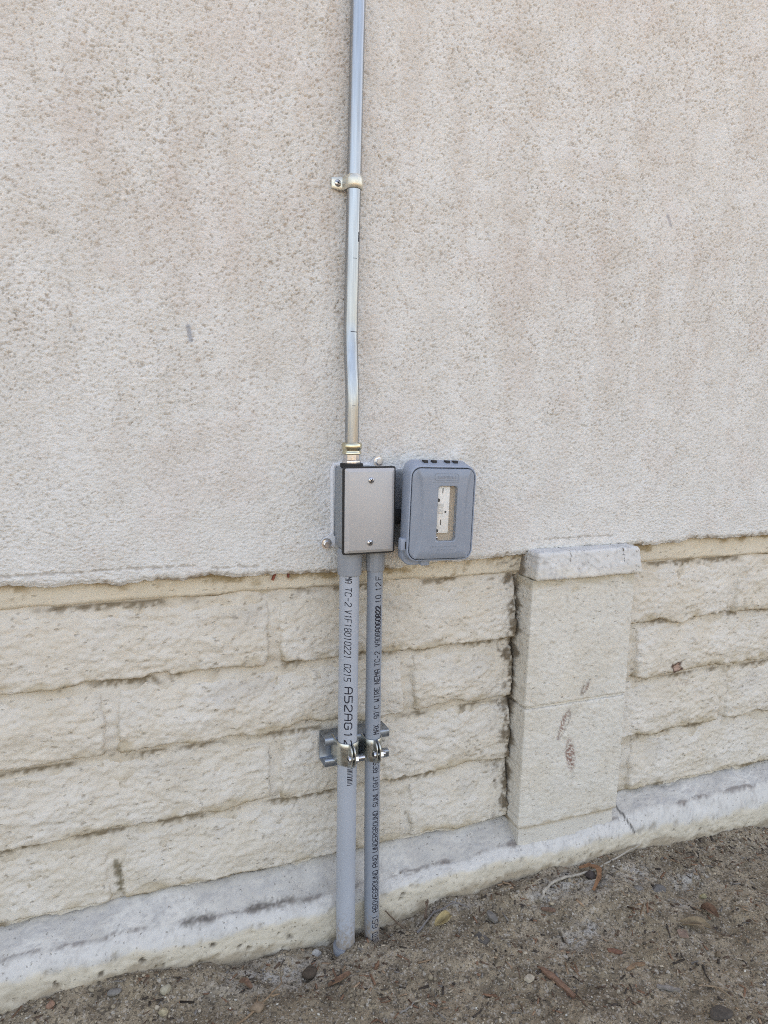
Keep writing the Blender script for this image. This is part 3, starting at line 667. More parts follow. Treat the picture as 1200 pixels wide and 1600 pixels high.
st = thing('conduit_strap', 'one-hole plated strap screwed to the stucco around the steel conduit', 'strap')
zc = ZO+.522; cx, cy = float(np.interp(zc, zz, exs)), float(np.interp(zc, zz, ey))
path = [(cx-.0262, -.0245), (cx-.0150, -.0245), (cx-.0118, -.0262)]
for i in range(0, 15):
    a = math.radians(200+i*13.2); path.append((cx+.0099*math.cos(a), cy+.0099*math.sin(a)))
path.append((cx+.0099, -.0265))
bm = bmesh.new(); prev = None
for i, (x, y) in enumerate(path):
    hz = .0082 if i > 0 else .0066
    off = [-hz, -hz*.35, hz*.35, hz]
    bulge = .0 if i < 3 else .0011
    r_ = []
    for j, o_ in enumerate(off):
        dx, dy = (x-cx), (y-cy); l_ = math.hypot(dx, dy); e_ = bulge if j in (1, 2) else 0
        r_.append(bm.verts.new((x+dx/l_*e_, y+dy/l_*e_, zc+o_)))
    if prev:
        for j in range(3): bm.faces.new((prev[j], r_[j], r_[j+1], prev[j+1]))
    prev = r_
so = bm_obj('strap_band', bm, M_STRAP, st, angle=50); md = so.modifiers.new('s', 'SOLIDIFY'); md.thickness = .0014; md.offset = 0
so.modifiers.new('b', 'BEVEL').width = .0004
screw(cx-.0180, -.0252, zc, .0044, st, .35)

# ------------------------------------------------------------------ stroke lettering
GL = {
 'A': [[(0, 0), (0, 4.6), (1, 6), (3, 6), (4, 4.6), (4, 0)], [(0, 2.8), (4, 2.8)]], 'B': [[(0, 0), (0, 6), (3, 6), (4, 5.2), (4, 3.8), (3, 3), (0, 3)], [(3, 3), (4, 2.2), (4, .8), (3, 0), (0, 0)]],
 'C': [[(4, 5), (3, 6), (1, 6), (0, 5), (0, 1), (1, 0), (3, 0), (4, 1)]], 'D': [[(0, 0), (0, 6), (2.6, 6), (4, 4.6), (4, 1.4), (2.6, 0), (0, 0)]],
 'E': [[(4, 6), (0, 6), (0, 0), (4, 0)], [(0, 3), (3.2, 3)]], 'F': [[(4, 6), (0, 6), (0, 0)], [(0, 3), (3.2, 3)]],
 'G': [[(4, 5), (3, 6), (1, 6), (0, 5), (0, 1), (1, 0), (3, 0), (4, 1), (4, 3), (2.2, 3)]], 'H': [[(0, 0), (0, 6)], [(4, 0), (4, 6)], [(0, 3), (4, 3)]],
 'I': [[(2, 0), (2, 6)], [(1, 0), (3, 0)], [(1, 6), (3, 6)]], 'L': [[(0, 6), (0, 0), (4, 0)]], 'M': [[(0, 0), (0, 6), (2, 3.2), (4, 6), (4, 0)]],
 'N': [[(0, 0), (0, 6), (4, 0), (4, 6)]], 'O': [[(1, 0), (3, 0), (4, 1), (4, 5), (3, 6), (1, 6), (0, 5), (0, 1), (1, 0)]],
 'R': [[(0, 0), (0, 6), (3, 6), (4, 5.2), (4, 3.8), (3, 3), (0, 3)], [(2, 3), (4, 0)]], 'S': [[(4, 5.2), (3, 6), (1, 6), (0, 5), (0, 3.9), (1, 3.1), (3, 2.9), (4, 2), (4, 1), (3, 0), (1, 0), (0, .8)]],
 'T': [[(0, 6), (4, 6)], [(2, 6), (2, 0)]], 'U': [[(0, 6), (0, 1), (1, 0), (3, 0), (4, 1), (4, 6)]], 'V': [[(0, 6), (2, 0), (4, 6)]],
 'W': [[(0, 6), (.6, 0), (2, 2.8), (3.4, 0), (4, 6)]], 'X': [[(0, 0), (4, 6)], [(0, 6), (4, 0)]],
 '0': [[(1, 0), (3, 0), (4, 1), (4, 5), (3, 6), (1, 6), (0, 5), (0, 1), (1, 0)]], '1': [[(2, 0), (2, 6), (1.1, 5.2)]], '2': [[(0, 5.2), (1, 6), (3, 6), (4, 5), (4, 3.9), (0, .6), (0, 0), (4, 0)]],
 '5': [[(4, 6), (0, 6), (0, 3.4), (3, 3.4), (4, 2.6), (4, .9), (3, 0), (0, 0)]], '6': [[(3.6, 6), (1, 6), (0, 5), (0, 1), (1, 0), (3, 0), (4, 1), (4, 2.5), (3, 3.3), (0, 3.3)]],
 '8': [[(1, 3), (0, 3.9), (0, 5.1), (1, 6), (3, 6), (4, 5.1), (4, 3.9), (3, 3), (1, 3), (0, 2.1), (0, .9), (1, 0), (3, 0), (4, .9), (4, 2.1), (3, 3)]],
 '9': [[(.4, 0), (3, 0), (4, 1), (4, 5), (3, 6), (1, 6), (0, 5), (0, 3.5), (1, 2.7), (4, 2.7)]], '-': [[(.6, 3), (3.4, 3)]], "'": [[(1.6, 6.2), (1.6, 4.6)]], ' ': []}
def write(bm, text, axis, r, ang, z_a, z_b, up_sign, height, wid, ital=0.0, seed=1):
    """text along a pipe from height z_a to z_b; letters stand across it, centred on angle ang"""
    n = len(text); pitch = (z_b-z_a)/(n-.25); cw = pitch*.70/4; chh = height/6; rr = random.Random(seed)
    for i, chx in enumerate(text):
        jz, ja = rr.uniform(-.0001, .0001), rr.uniform(-.0001, .0001)
        for line in GL[chx]:
            for (ax, az), (bx_, bz) in zip(line[:-1], line[1:]):
                A = Vector((i*pitch+ax*cw+az*chh*ital*(1 if z_b > z_a else -1), (az-3)*chh)); B = Vector((i*pitch+bx_*cw+bz*chh*ital*(1 if z_b > z_a else -1), (bz-3)*chh))
                d = B-A; L_ = d.length
                if L_ < 1e-7: continue
                d.normalize(); nn = Vector((-d.y, d.x))*wid/2; A2 = A-d*wid*.4; m = max(1, int((L_+wid*.8)/.0009)); prev = None
                for s_ in range(m+1):
                    c = A2+d*(L_+wid*.8)*s_/m; pr2 = []
                    for q in (c-nn, c+nn):
                        z_ = z_a+q.x+jz; a = ang+up_sign*(q.y+ja)/r; cx, cy = axis(z_)
                        pr2.append(bm.verts.new((cx+(r+.00012)*math.cos(a), cy+(r+.00012)*math.sin(a), z_)))
                    if prev: bm.faces.new((prev[0], prev[1], pr2[1], pr2[0]))
                    prev = pr2

# ------------------------------------------------------------------ the two plastic pipes
def axisL(z): return float(np.interp(z-ZO, [-.6, -.5, -.2145, .03, .08], [.2950, .2965, .3008, .3033, .3037])), float(np.interp(z-ZO, [-.6, -.5, -.36, -.2145, .03, .08], [-.0715, -.0680, -.0600, -.0553, -.0500, -.0500]))
def axisR(z): return float(np.interp(z-ZO, [-.6, -.5, -.2145, .03, .08], [.3358, .3364, .3382, .3392, .3394])), float(np.interp(z-ZO, [-.6, -.5, -.36, -.2145, .03, .08], [-.0690, -.0660, -.0580, -.0527, -.0500, -.0500]))
def smooth_path(ax, z0, z1, n=60):
    zs = np.linspace(z0, z1, n); P = np.array([ax(z) for z in zs]); k = np.ones(9)/9; Q = P.copy()
    for c in range(2): Q[4:-4, c] = np.convolve(P[:, c], k, 'valid')
    def f(z): return float(np.interp(z, zs, Q[:, 0])), float(np.interp(z, zs, Q[:, 1]))
    return [(Q[i, 0], Q[i, 1], zs[i]) for i in range(n)], f
def sc(y, tab): return float(np.interp(y, [t[0] for t in tab], [t[1] for t in tab]))
RL, RR = .01330, .01065
pathL, axL = smooth_path(axisL, ZO-.60, ZO+.058); pathR, axR = smooth_path(axisR, ZO-.60, ZO+.058)
camx, camy = 0.01303, -0.92386
def camang(ax, z): cx, cy = ax(z); return math.atan2(camy-cy, camx-cx)
pipeL = thing('plastic_conduit', 'thicker light grey plastic conduit with large black lettering, rising into the junction box', 'conduit')
bm = bmesh.new(); tube(bm, pathL, RL, 48); pl_ = bm_obj('pipe', bm, M_PVC, pipeL)
bm = bmesh.new(); cx, cy = axL(ZO+.04)
lathe(bm, [(.0140, ZO+.0268), (.0157, ZO+.0275), (.0160, ZO+.0290), (.0163, ZO+.0590), (.0150, ZO+.0600), (.0150, ZO+.0625)], (cx, cy, 0), 'Z', 40); bm_obj('adapter', bm, M_FIT, pipeL)
bm = bmesh.new(); cx, cy = axL(ZO-.52)
lathe(bm, [(.0138, ZO-.4955), (.0155, ZO-.4950), (.0158, ZO-.4970), (.0158, ZO-.56)], (cx-.0012, cy, 0), 'Z', 40); bm_obj('coupling', bm, M_FIT, pipeL)
# pixel rows of the words on the pipe, turned once into heights on it
TL = [(901, .0271), (1071, -.119), (1166, -.2037), (1203, -.2374), (1227, -.2595)]
for i, (w, a, b_, hgt_, wd, it) in enumerate((('MA', 898, 911, .0085, .0010, .10), ('TC-2', 918, 947, .0085, .0010, .14), ('V1F18010221', 953, 1029, .0088, .0010, .14), ('0215', 1038, 1065, .0088, .0010, .14), ('A52AG12', 1075, 1168, .0100, .0015, .04))):
    z_a, z_b = ZO+sc(a, TL), ZO+sc(b_, TL); an = camang(axL, z_a)-(0.10 if i < 4 else -.06)
    bm = bmesh.new(); write(bm, w, axL, RL, an, z_a, z_b, 1, hgt_, wd, it, i)
    bm_obj('printed_word', bm, M_INK, pl_, smooth=False)
bm = bmesh.new(); rb = random.Random(9); z_ = ZO-.2340
while z_ > ZO-.2590:
    w = rb.choice([.0006, .0009, .0014]); an = camang(axL, z_)
    for j in range(4):
        a0 = an+(.02+j*.0016/RL*1.2); a1 = a0+.0016/RL*1.2; cx, cy = axL(z_); q = RL+.00012
        f = [bm.verts.new((cx+q*math.cos(a), cy+q*math.sin(a), zq)) for a, zq in ((a0, z_), (a1, z_), (a1, z_-w), (a0, z_-w))]; bm.faces.new(f)
    z_ -= w+rb.choice([.0007, .001, .0013])
bm_obj('barcode', bm, M_INK, pl_, smooth=False)

pipeR = thing('plastic_conduit', 'thinner darker grey plastic conduit with small upward-reading black lettering', 'conduit')
bm = bmesh.new(); tube(bm, pathR, RR, 44); pr_o = bm_obj('pipe', bm, M_PVC2, pipeR)
bm = bmesh.new(); cx, cy = axR(ZO+.04)
lathe(bm, [(.0112, ZO+.0298), (.0122, ZO+.0305), (.0127, ZO+.0320), (.0128, ZO+.0590), (.0118, ZO+.0600), (.0118, ZO+.0625)], (cx, cy, 0), 'Z', facets=14); bm_obj('adapter', bm, M_FIT, pipeR, angle=20)
TR = [(895, .0288), (1130, -.1755), (1157, -.2003), (1193, -.2335), (1335, -.368), (1468, -.4967)]
for i, (w, a, b_) in enumerate((('STD', 1468, 1455), ('651', 1448, 1429), ('ABOVEGROUND', 1424, 1361), ('AND', 1356, 1338), ('UNDERGROUND', 1333, 1270), ('SUNLIGHT', 1263, 1217), ('RES', 1211, 1195), ('MAX', 1152, 1138), ("90'C", 1127, 1107), ('WIRE', 1100, 1077), ('NEMA', 1071, 1048), ('TC-2', 1042, 1019), ('V908A060822', 1011, 948), ('10', 942, 930), ('12', 923, 910), ('F', 906, 900))):
    z_a, z_b = ZO+sc(a, TR), ZO+sc(b_, TR); an = camang(axR, z_a)+.50
    if len(w) == 1: z_b = z_a+.005
    bm = bmesh.new(); write(bm, w, axR, RR, an, z_a, z_b, -1, .0078, .0010, .0, i+20)
    if w[0] == 'V': write(bm, 'A060822', axR, RR, an+.03, z_a+.0205, z_b+.0012, -1, .0072, .0011, .0, 77)
    bm_obj('printed_word', bm, M_INK, pr_o, smooth=False)

# ------------------------------------------------------------------ strut channel and clamps
SX0, SX1, SZ, SYB, SYF = .2735, .3675, ZO-.2235, -.0125, -.0405
strut = thing('strut_channel', 'short galvanised strut channel bolted to the block wall behind both plastic pipes', 'bracket')
hz = .0200
pp = [(SYF+.007, hz-.0095), (SYF+.0016, hz-.0095), (SYF+.0003, hz-.0086), (SYF, hz-.0075), (SYF, hz-.002), (SYF+.0006, hz-.0006), (SYF+.002, hz), (SYB, hz)]
pp = pp+[(y, -z) for y, z in pp[::-1]]
bm = bmesh.new(); prev = None
for (y, z) in pp:
    r_ = [bm.verts.new((SX0+(SX1-SX0)*t, y, SZ+z)) for t in (0, .33, .66, 1)]
    if prev:
        for j in range(3): bm.faces.new((prev[j], r_[j], r_[j+1], prev[j+1]))
    prev = r_
so = bm_obj('channel', bm, M_STRUT, strut, angle=50); md = so.modifiers.new('s', 'SOLIDIFY'); md.thickness = .0024; md.offset = 0
bv = so.modifiers.new('b', 'BEVEL'); bv.width = .0004; bv.segments = 1
def clamp(name, label, ax, r, zc, tail):
    t = thing(name, label, 'pipe clamp', 'pipe clamps on the strut channel')
    cx, cy = ax(zc); R_ = r+.0011
    yf = cy-r
    for sd in (-1, 1):
        P = [(sd*(R_+.0002), SYF+.010, .015), (sd*(R_+.0002), SYF+.002, .0158), (sd*(R_+.0001), cy+.003, .0158)]
        for i in range(13):
            a = math.radians(2+i*6.1); P.append((sd*R_*math.cos(a), cy-R_*math.sin(a), .0158))
        x_e = .0021
        P += [(sd*x_e, cy-R_*.995-.0016, .0158), (sd*x_e, yf-.006, .0156), (sd*x_e, yf-.0105, .0140), (sd*x_e, yf-.0135, .0110), (sd*x_e, yf-.0150, .0066)]
        bm = bmesh.new(); prev = None
        for x, y, h_ in P:
            r_ = [bm.verts.new((cx+x, y, zc+h_*s_)) for s_ in (-1, -.5, 0, .5, 1)]
            if prev:
                for j in range(4): bm.faces.new((prev[j], r_[j], r_[j+1], prev[j+1]))
            prev = r_
        o = bm_obj('clamp_half', bm, M_ZINC, t, angle=40); md = o.modifiers.new('s', 'SOLIDIFY'); md.thickness = .0016; md.offset = 0
        bv = o.modifiers.new('b', 'BEVEL'); bv.width = .0003; bv.segments = 1
    yb_ = yf-.0085; zb_ = zc-.002
    bm = bmesh.new(); lathe(bm, [(.0018, cx-.0062), (.0046, cx-.0058), (.0050, cx-.0048), (.0050, cx-.0032), (.0028, cx-.0031), (.0028, cx+tail), (.0022, cx+tail+.0006)], (0, yb_, zb_), 'X', 20)
    bo = bm_obj('bolt', bm, M_STEEL, t)
    bm = bmesh.new(); box(bm, cx-.0066, cx-.0055, yb_-.0036, yb_+.0036, zb_-.0006, zb_+.0006); bm_obj('drive_slot', bm, M_DARK, bo, smooth=False)
    bm = bmesh.new(); lathe(bm, [(.0048, cx+.0032), (.0054, cx+.0036), (.0054, cx+.0074), (.0048, cx+.0078)], (0, yb_, zb_), 'X', facets=6); bm_obj('nut', bm, M_STEEL, t, angle=25)
clamp('pipe_clamp', 'zinc clamp gripping the thicker grey plastic pipe', axL, RL, ZO-.2165, .017)
clamp('pipe_clamp', 'smaller zinc clamp gripping the thinner grey plastic pipe', axR, RR, ZO-.2185, .011)

# ------------------------------------------------------------------ outlet box with in-use cover
ob = thing('outlet_box', 'blue-grey plastic weatherproof outlet box with a clear window in its lid', 'outlet box')
OX, OZ = .4125, ZO+.1105
bm = bmesh.new(); loft(bm, [(-.018, OX-.002, OZ-.002, .0680, .1060, .005), (-.072, OX-.002, OZ-.002, .0705, .1090, .005)]); bm_obj('back_box', bm, M_BOX, ob)
bm = bmesh.new(); lathe(bm, [(.0125, .350), (.0125, .3585), (.0105, .3590), (.0105, .385)], (0, -.046, ZO+.100), 'X', 24)
bm_obj('nipple', bm, M_DARK, ob)
# frame: open tray with a wall round the lid
FW, FH = .0945, .1240
def ring(bm, secs, k=8):
    rings = [[bm.verts.new((x, y, z)) for x, z in rrect(w, h, r, k, cx, cz)] for y, cx, cz, w, h, r in secs]; n = len(rings[0])
    for a, b in zip(rings[:-1], rings[1:]):
        for i in range(n): bm.faces.new((a[i], a[(i+1) % n], b[(i+1) % n], b[i]))
    return rings
bm = bmesh.new()
rs = ring(bm, [(-.0700, OX, OZ+.003, FW-.006, FH+.004, .012), (-.0710, OX, OZ+.003, FW-.003, FH+.006, .013), (-.0760, OX, OZ+.003, FW-.001, FH+.006, .014), (-.0960, OX, OZ+.0005, FW, FH, .014), (-.0985, OX, OZ, FW-.001, FH-.001, .0137), (-.0992, OX, OZ, FW-.003, FH-.003, .013), (-.0985, OX, OZ, FW-.0046, FH-.0046, .0125), (-.0900, OX, OZ, FW-.0046, FH-.0046, .0125), (-.0895, OX, OZ, FW-.012, FH-.012, .010), (-.0740, OX, OZ, FW-.014, FH-.014, .010)])
bm.faces.new(rs[0]); bm.faces.new(rs[-1][::-1]); bmesh.ops.recalc_face_normals(bm, faces=bm.faces)
frame = bm_obj('frame', bm, M_PLAST2, ob, angle=40)
for fx in (-.0240, -.0115, .0075, .0190):
    bm = bmesh.new(); box(bm, OX+fx, OX+fx+.0055, -.0880, -.0805, OZ+FH/2-.008, OZ+FH/2+.0062); bm_obj('vent_slot', bm, M_DARK, frame, smooth=False)
# lid: rings from the window out to the rim
LW, LH = .0878, .1172; WX, WZ, WW, WH = OX+.0035, OZ+.0008, .0275, .0715
def lid_y(x, z):
    u = (x-OX)/(LW/2); v = (z-OZ)/(LH/2)
    edge = .70+.16*abs(v)**2.2                                              # waist of the raised middle panel
    t = max(0.0, min(1.0, (abs(u)-edge+.05)/.09)); t = t*t*(3-2*t)
    bow = .0035*(1-u*u)*(1-.35*v*v)
    tip = max(0.0, (abs(v)-.80)/.20)
    return -.1002-bow-.0034*(1-t)*(1-.8*tip**2)
bm = bmesh.new(); k = 14; NR = 26
outer = rrect(LW, LH, .0115, k, OX, OZ); inner = rrect(WW, WH, .0045, k, WX, WZ); rings = []
for j in range(NR+1):
    s_ = j/NR; rg = []
    for (a, b_), (c, d) in zip(inner, outer):
        x, z = a+(c-a)*s_, b_+(d-b_)*s_; rg.append(bm.verts.new((x, lid_y(x, z)+(.0008 if j == 0 else 0)+(.0012 if j == NR else 0), z)))
    rings.append(rg)
rings.append([bm.verts.new((x, -.0945, z)) for x, z in outer])
rings.insert(0, [bm.verts.new((x, -.0985, z)) for x, z in inner])
n = len(outer)
for a, b in zip(rings[:-1], rings[1:]):
    for i in range(n): bm.faces.new((a[i], a[(i+1) % n], b[(i+1) % n], b[i]))
bmesh.ops.recalc_face_normals(bm, faces=bm.faces)
lid = bm_obj('lid', bm, M_PLAST, ob, angle=40)
# long edges of a rounded rectangle need points of their own for the curved flanks
bm = bmesh.new(); bm.from_mesh(lid.data); bmesh.ops.subdivide_edges(bm, edges=[e for e in bm.edges if e.calc_length() > .012], cuts=9, use_grid_fill=True)
for v_ in bm.verts:
    if abs(v_.co.x-OX) < LW/2-.0006 and abs(v_.co.z-OZ) < LH/2-.0006 and v_.co.y < -.0995 and not (abs(v_.co.x-WX) < WW/2+.0005 and abs(v_.co.z-WZ) < WH/2+.0005): v_.co.y = lid_y(v_.co.x, v_.co.z)
bm.normal_update(); bm.to_mesh(lid.data); bm.free()
lid.data.polygons.foreach_set('use_smooth', np.ones(len(lid.data.polygons), bool)); lid.data.set_sharp_from_angle(angle=math.radians(40))
bm = bmesh.new(); loft(bm, [(-.1036, WX, WZ, WW, WH, .0045), (-.1052, WX, WZ, WW, WH, .0045)], 8); bm_obj('window_pane', bm, M_GLASS, lid)
bm = bmesh.new(); pts = rrect(.034, .0085, .0030, 5, OX+.001, OZ+.0485)
tube(bm, [(x, lid_y(x, z)-.0002, z) for x, z in pts+pts[:1]], .00035, 6)
rr = random.Random(12)
x = OX-.011
while x < OX+.013:
    w = rr.uniform(.0012, .002); box(bm, x, x+w*.5, lid_y(x, OZ+.0485)-.0005, lid_y(x, OZ+.0485)+.0004, OZ+.0465, OZ+.0465+rr.uniform(.002, .004)); x += w+.0005
bm_obj('embossed_emblem', bm, M_PLAST, lid, smooth=False)
for z_, x0, x1, h_ in ((OZ+.0415, -.018, .018, .0007), (OZ-.0425, -.018, .020, .0016), (OZ-.0465, -.009, .014, .0014), (OZ-.0515, -.019, .020, .0026)):
    x = OX+x0; bm = bmesh.new()
    while x < OX+x1:
        w = rr.uniform(.0009, .0018); y_ = lid_y(x, z_)
        if h_ < .001: box(bm, x, x+.003, y_-.0003, y_+.0005, z_, z_+h_); x += .0030; continue
        if rr.random() < .85: box(bm, x, x+w*.6, y_-.0004, y_+.0005, z_+rr.choice([0, 0, h_*.4]), z_+h_)
        x += w+.0005
    bm_obj('embossed_line', bm, M_PLAST, lid, smooth=False)
# device behind the window
bm = bmesh.new(); loft(bm, [(-.0742, OX, OZ, .0700, .1000, .003), (-.0985, OX, OZ, .0700, .1000, .003)], 3); bm_obj('inner_plate', bm, M_TAN, ob)
bm = bmesh.new(); loft(bm, [(-.0925, OX-.0080, OZ+.0080, .0330, .0660, .0016), (-.1016, OX-.0080, OZ+.0080, .0325, .0655, .0016), (-.1020, OX-.0080, OZ+.0080, .0315, .0645, .0016)], 3)
rec = bm_obj('receptacle', bm, M_WHITE, ob, angle=30)
YR = -.1021
for k_, (x_, z_) in enumerate(((.4105, .1410), (.4095, .1000))):
    bm = bmesh.new(); box(bm, x_-.0006, x_+.0006, YR-.0001, YR+.002, ZO+z_-.0035, ZO+z_+.0035); bm_obj('blade_slot', bm, M_DARK, rec, smooth=False)
for k_, (x_, z_) in enumerate(((.4048, .1285), (.4042, .0890))):
    bm = bmesh.new(); lathe(bm, [(.0025, YR+.002), (.0025, YR-.0001)], (x_, 0, ZO+z_), 'Y', 14); bm_obj('ground_hole', bm, M_DARK, rec, smooth=False)
M_BTN = mat('button_grey', (.56, .545, .52), .45)
for z_ in (.1212, .1142):
    bm = bmesh.new(); box(bm, .3975, .4125, YR-.0005, YR+.002, ZO+z_-.0028, ZO+z_+.0028, .0004); bm_obj('test_button', bm, M_BTN, rec, smooth=False)
bm = bmesh.new(); lathe(bm, [(.0013, YR+.001), (.0013, YR-.0004)], (.4155, 0, ZO+.1135), 'Y', 12); bm_obj('indicator_lamp', bm, M_DARK, rec)
screw(OX-.0065, -.0987, OZ-.0320, .0026, ob, .2, 'plate_screw')
# latch on the left, hinge lobe and drip tab below
bm = bmesh.new(); box(bm, OX-FW/2-.0065, OX-FW/2+.003, -.0950, -.0840, OZ-.0485, OZ-.0320, .0020, 3)
lat = bm_obj('latch', bm, M_PLAST2, ob)
bm = bmesh.new(); box(bm, OX-FW/2-.0012, OX-FW/2+.0024, -.0956, -.0900, OZ-.0460, OZ-.0365); bm_obj('latch_notch', bm, M_DARK, lat, smooth=False)
bm = bmesh.new(); loft(bm, [(-.066, OX-.030, OZ-.0515, .032, .034, .013), (-.082, OX-.030, OZ-.0520, .034, .036, .013), (-.084, OX-.030, OZ-.052, .032, .034, .012)], 8); bm_obj('knockout_lobe', bm, M_PLAST2, ob)
bm = bmesh.new(); box(bm, OX-.0225, OX-.0095, -.0900, -.0780, OZ-.0700, OZ-.0580, .0020, 2); bm_obj('drip_tab', bm, M_PLAST2, ob)
for o in (ob,):
    o.matrix_world = Matrix.Translation((OX, 0, OZ)) @ Matrix.Rotation(math.radians(1.6), 4, 'Y') @ Matrix.Translation((-OX, 0, -OZ))

# ------------------------------------------------------------------ litter on the ground
def gh(x, y): return float(ground_h(x, y))
def const_col(me, c, j=.0, seed=0):
    n = len(me.vertices); r = np.random.default_rng(seed); a = np.ones((n, 4), np.float32); a[:, :3] = np.array(c)*(1+j*r.uniform(-1, 1, (n, 1)))
    at = me.attributes.new('col', 'FLOAT_COLOR', 'POINT'); at.data.foreach_set('color', a.ravel())
def stone(name, label, x, y, rx, ry, rz, c, seed, sub=3, sink=.35, cat='stone', ang=.25, group=None, rot=0.0):
    bm = bmesh.new(); bmesh.ops.create_icosphere(bm, subdivisions=sub, radius=1); r = random.Random(seed)
    planes = [(Vector((r.uniform(-1, 1), r.uniform(-1, 1), r.uniform(-1, 1))).normalized(), r.uniform(.55, .9)) for _ in range(9)]
    for v in bm.verts:
        p = v.co.copy()
        for nrm, d in planes:
            q = p.dot(nrm)
            if q > d: p -= nrm*(q-d)*.85
        p *= 1+r.uniform(-.03, .03); v.co = Vector((p.x*rx, p.y*ry, p.z*rz))
    bm.transform(Matrix.Translation((x, y, gh(x, y)+rz*(1-2*sink)*.6)) @ Matrix.Rotation(rot, 4, 'Z') @ Matrix.Rotation(r.uniform(-ang, ang), 4, 'X'))
    o = bm_obj(name, bm, M_LITTER, angle=28); const_col(o.data, c, .12, seed); tag(o, label, cat, group); return o
def chip(name, label, pts, w, th, c, seed, cat='wood chip', lift=.0015, curl=.0, group=None, taper=.55):
    """flat splinter along a ground path"""
    r = random.Random(seed); bm = bmesh.new(); n = len(pts); P = []
    for i, p in enumerate(pts):
        z = gh(p[0], p[1])+lift+(p[2] if len(p) > 2 else 0); P.append(Vector((p[0], p[1], z)))
    Q = []
    for i in range(n-1):
        for s_ in range(4): Q.append(P[i].lerp(P[i+1], s_/4))
    Q.append(P[-1]); prev = None; m = len(Q); fs = []
    for i, p in enumerate(Q):
        t = (Q[min(i+1, m-1)]-Q[max(i-1, 0)]).normalized(); sd = t.cross(Vector((0, 0, 1))).normalized(); up_ = sd.cross(t)
        k_ = i/(m-1); ww = w*(1-(1-taper)*abs(2*k_-1)**2)*(1+r.uniform(-.18, .18))/2
        ring_ = [bm.verts.new(p+sd*a*ww+up_*(b*th/2+curl*abs(a)*ww)) for a, b in ((-1, -1), (0, -1), (1, -1), (1, 1), (0, 1.2), (-1, 1))]
        if prev:
            for j in range(6): fs.append(bm.faces.new((prev[j], prev[(j+1) % 6], ring_[(j+1) % 6], ring_[j])))
        else: fs.append(bm.faces.new(ring_))
        prev = ring_
    fs.append(bm.faces.new(prev[::-1])); bmesh.ops.recalc_face_normals(bm, faces=fs)
    o = bm_obj(name, bm, M_LITTER, angle=40); const_col(o.data, c, .25, seed); tag(o, label, cat, group); return o
def twig(name, label, paths, rad, c, seed, cat='twig', lift=.001):
    bm = bmesh.new(); r = random.Random(seed)
    for k_, pts in enumerate(paths):
        P = [Vector((p[0], p[1], gh(p[0], p[1])+lift+(p[2] if len(p) > 2 else 0))) for p in pts]; Q = []
        for a, b in zip(P[:-1], P[1:]):
            for s_ in range(4): Q.append(a.lerp(b, s_/4)+Vector((r.uniform(-1, 1), r.uniform(-1, 1), r.uniform(-.5, .8)))*rad*.5)
        Q.append(P[-1]); m = len(Q)
        tube(bm, Q, [rad*(.75 if k_ else 1)*(1-.6*i/m)*r.uniform(.85, 1.15) for i in range(m)], 7)
    o = bm_obj(name, bm, M_LITTER); const_col(o.data, c, .2, seed); tag(o, label, cat); return o
BARK = (.20, .115, .075); RUST = (.24, .125, .07); GREYW_ = (.16, .145, .13); PALE = (.42, .36, .28); DKB = (.06, .048, .04)
def leaf(name, label, x, y, L_, W_, rot, c, fold, seed, lift=.004):
    bm = bmesh.new(); nu, nv = 12, 9; g = []; r = random.Random(seed)
    for i in range(nu):
        u = i/(nu-1); w = W_*math.sin(math.pi*min(1, u*.92+.05))**.75; row = []
        for j in range(nv):
            v = j/(nv-1)*2-1
            row.append(bm.verts.new((u*L_-L_/2, v*w/2, abs(v)*w*fold+.0025*math.sin(u*5+seed)+.0012*math.sin(v*7+u*9))))
        g.append(row)
    for i in range(nu-1):
        for j in range(nv-1): bm.faces.new((g[i][j], g[i+1][j], g[i+1][j+1], g[i][j+1]))
    bm.transform(Matrix.Translation((x, y, gh(x, y)+lift)) @ Matrix.Rotation(rot, 4, 'Z') @ Matrix.Rotation(.35, 4, 'X'))
    o = bm_obj(name, bm, M_LITTER, angle=60); md = o.modifiers.new('s', 'SOLIDIFY'); md.thickness = .0004
    const_col(o.data, c, .1, seed); tag(o, label, 'leaf'); return o
leaf('dry_leaf', 'folded yellow dry leaf on the soil right of the thinner pipe', .434, -.092, .030, .015, .35, (.34, .26, .135), .7, 3)
leaf('dry_leaf', 'tan curled dead leaf on the bare soil at the right', .778, -.216, .042, .013, -.55, (.25, .185, .12), .7, 5, .003)
leaf('dry_leaf', 'small reddish brown crumpled leaf above the tan curled leaf', .822, -.200, .026, .014, -1.1, (.15, .085, .055), .6, 6, .003)
chip('wood_chip', 'dark grey upright wood chip on the soil below the footing', [(.503, -.100, .004), (.508, -.118, .001)], .010, .004, GREYW_, 11)
chip('wood_chip', 'square blackish wood chip lying below the dark grey chip', [(.470, -.128), (.478, -.146)], .015, .004, (.10, .088, .078), 12, taper=.9)
chip('bark_strip', 'long reddish brown bark strip in the middle of the soil', [(.526, -.205, .002), (.533, -.225, .004), (.541, -.258, .001)], .0085, .004, (.20, .115, .078), 13, 'bark strip')
chip('wood_chip', 'pale tan wood chip beside the long bark strip', [(.494, -.219), (.507, -.213)], .009, .003, PALE, 14, taper=.8)
chip('bark_strip', 'curled orange-brown bark strip hooked over a seed ball near the footing', [(.690, -.062, .004), (.706, -.066, .009), (.714, -.080, .008), (.704, -.094, .004), (.680, -.112, .001)], .0075, .0016, RUST, 15, 'bark strip', curl=.2)
stone('seed_ball', 'dark round seed ball inside the curled orange-brown bark', .698, -.080, .0085, .0085, .008, (.07, .055, .05), 16, cat='seed', sink=.1)
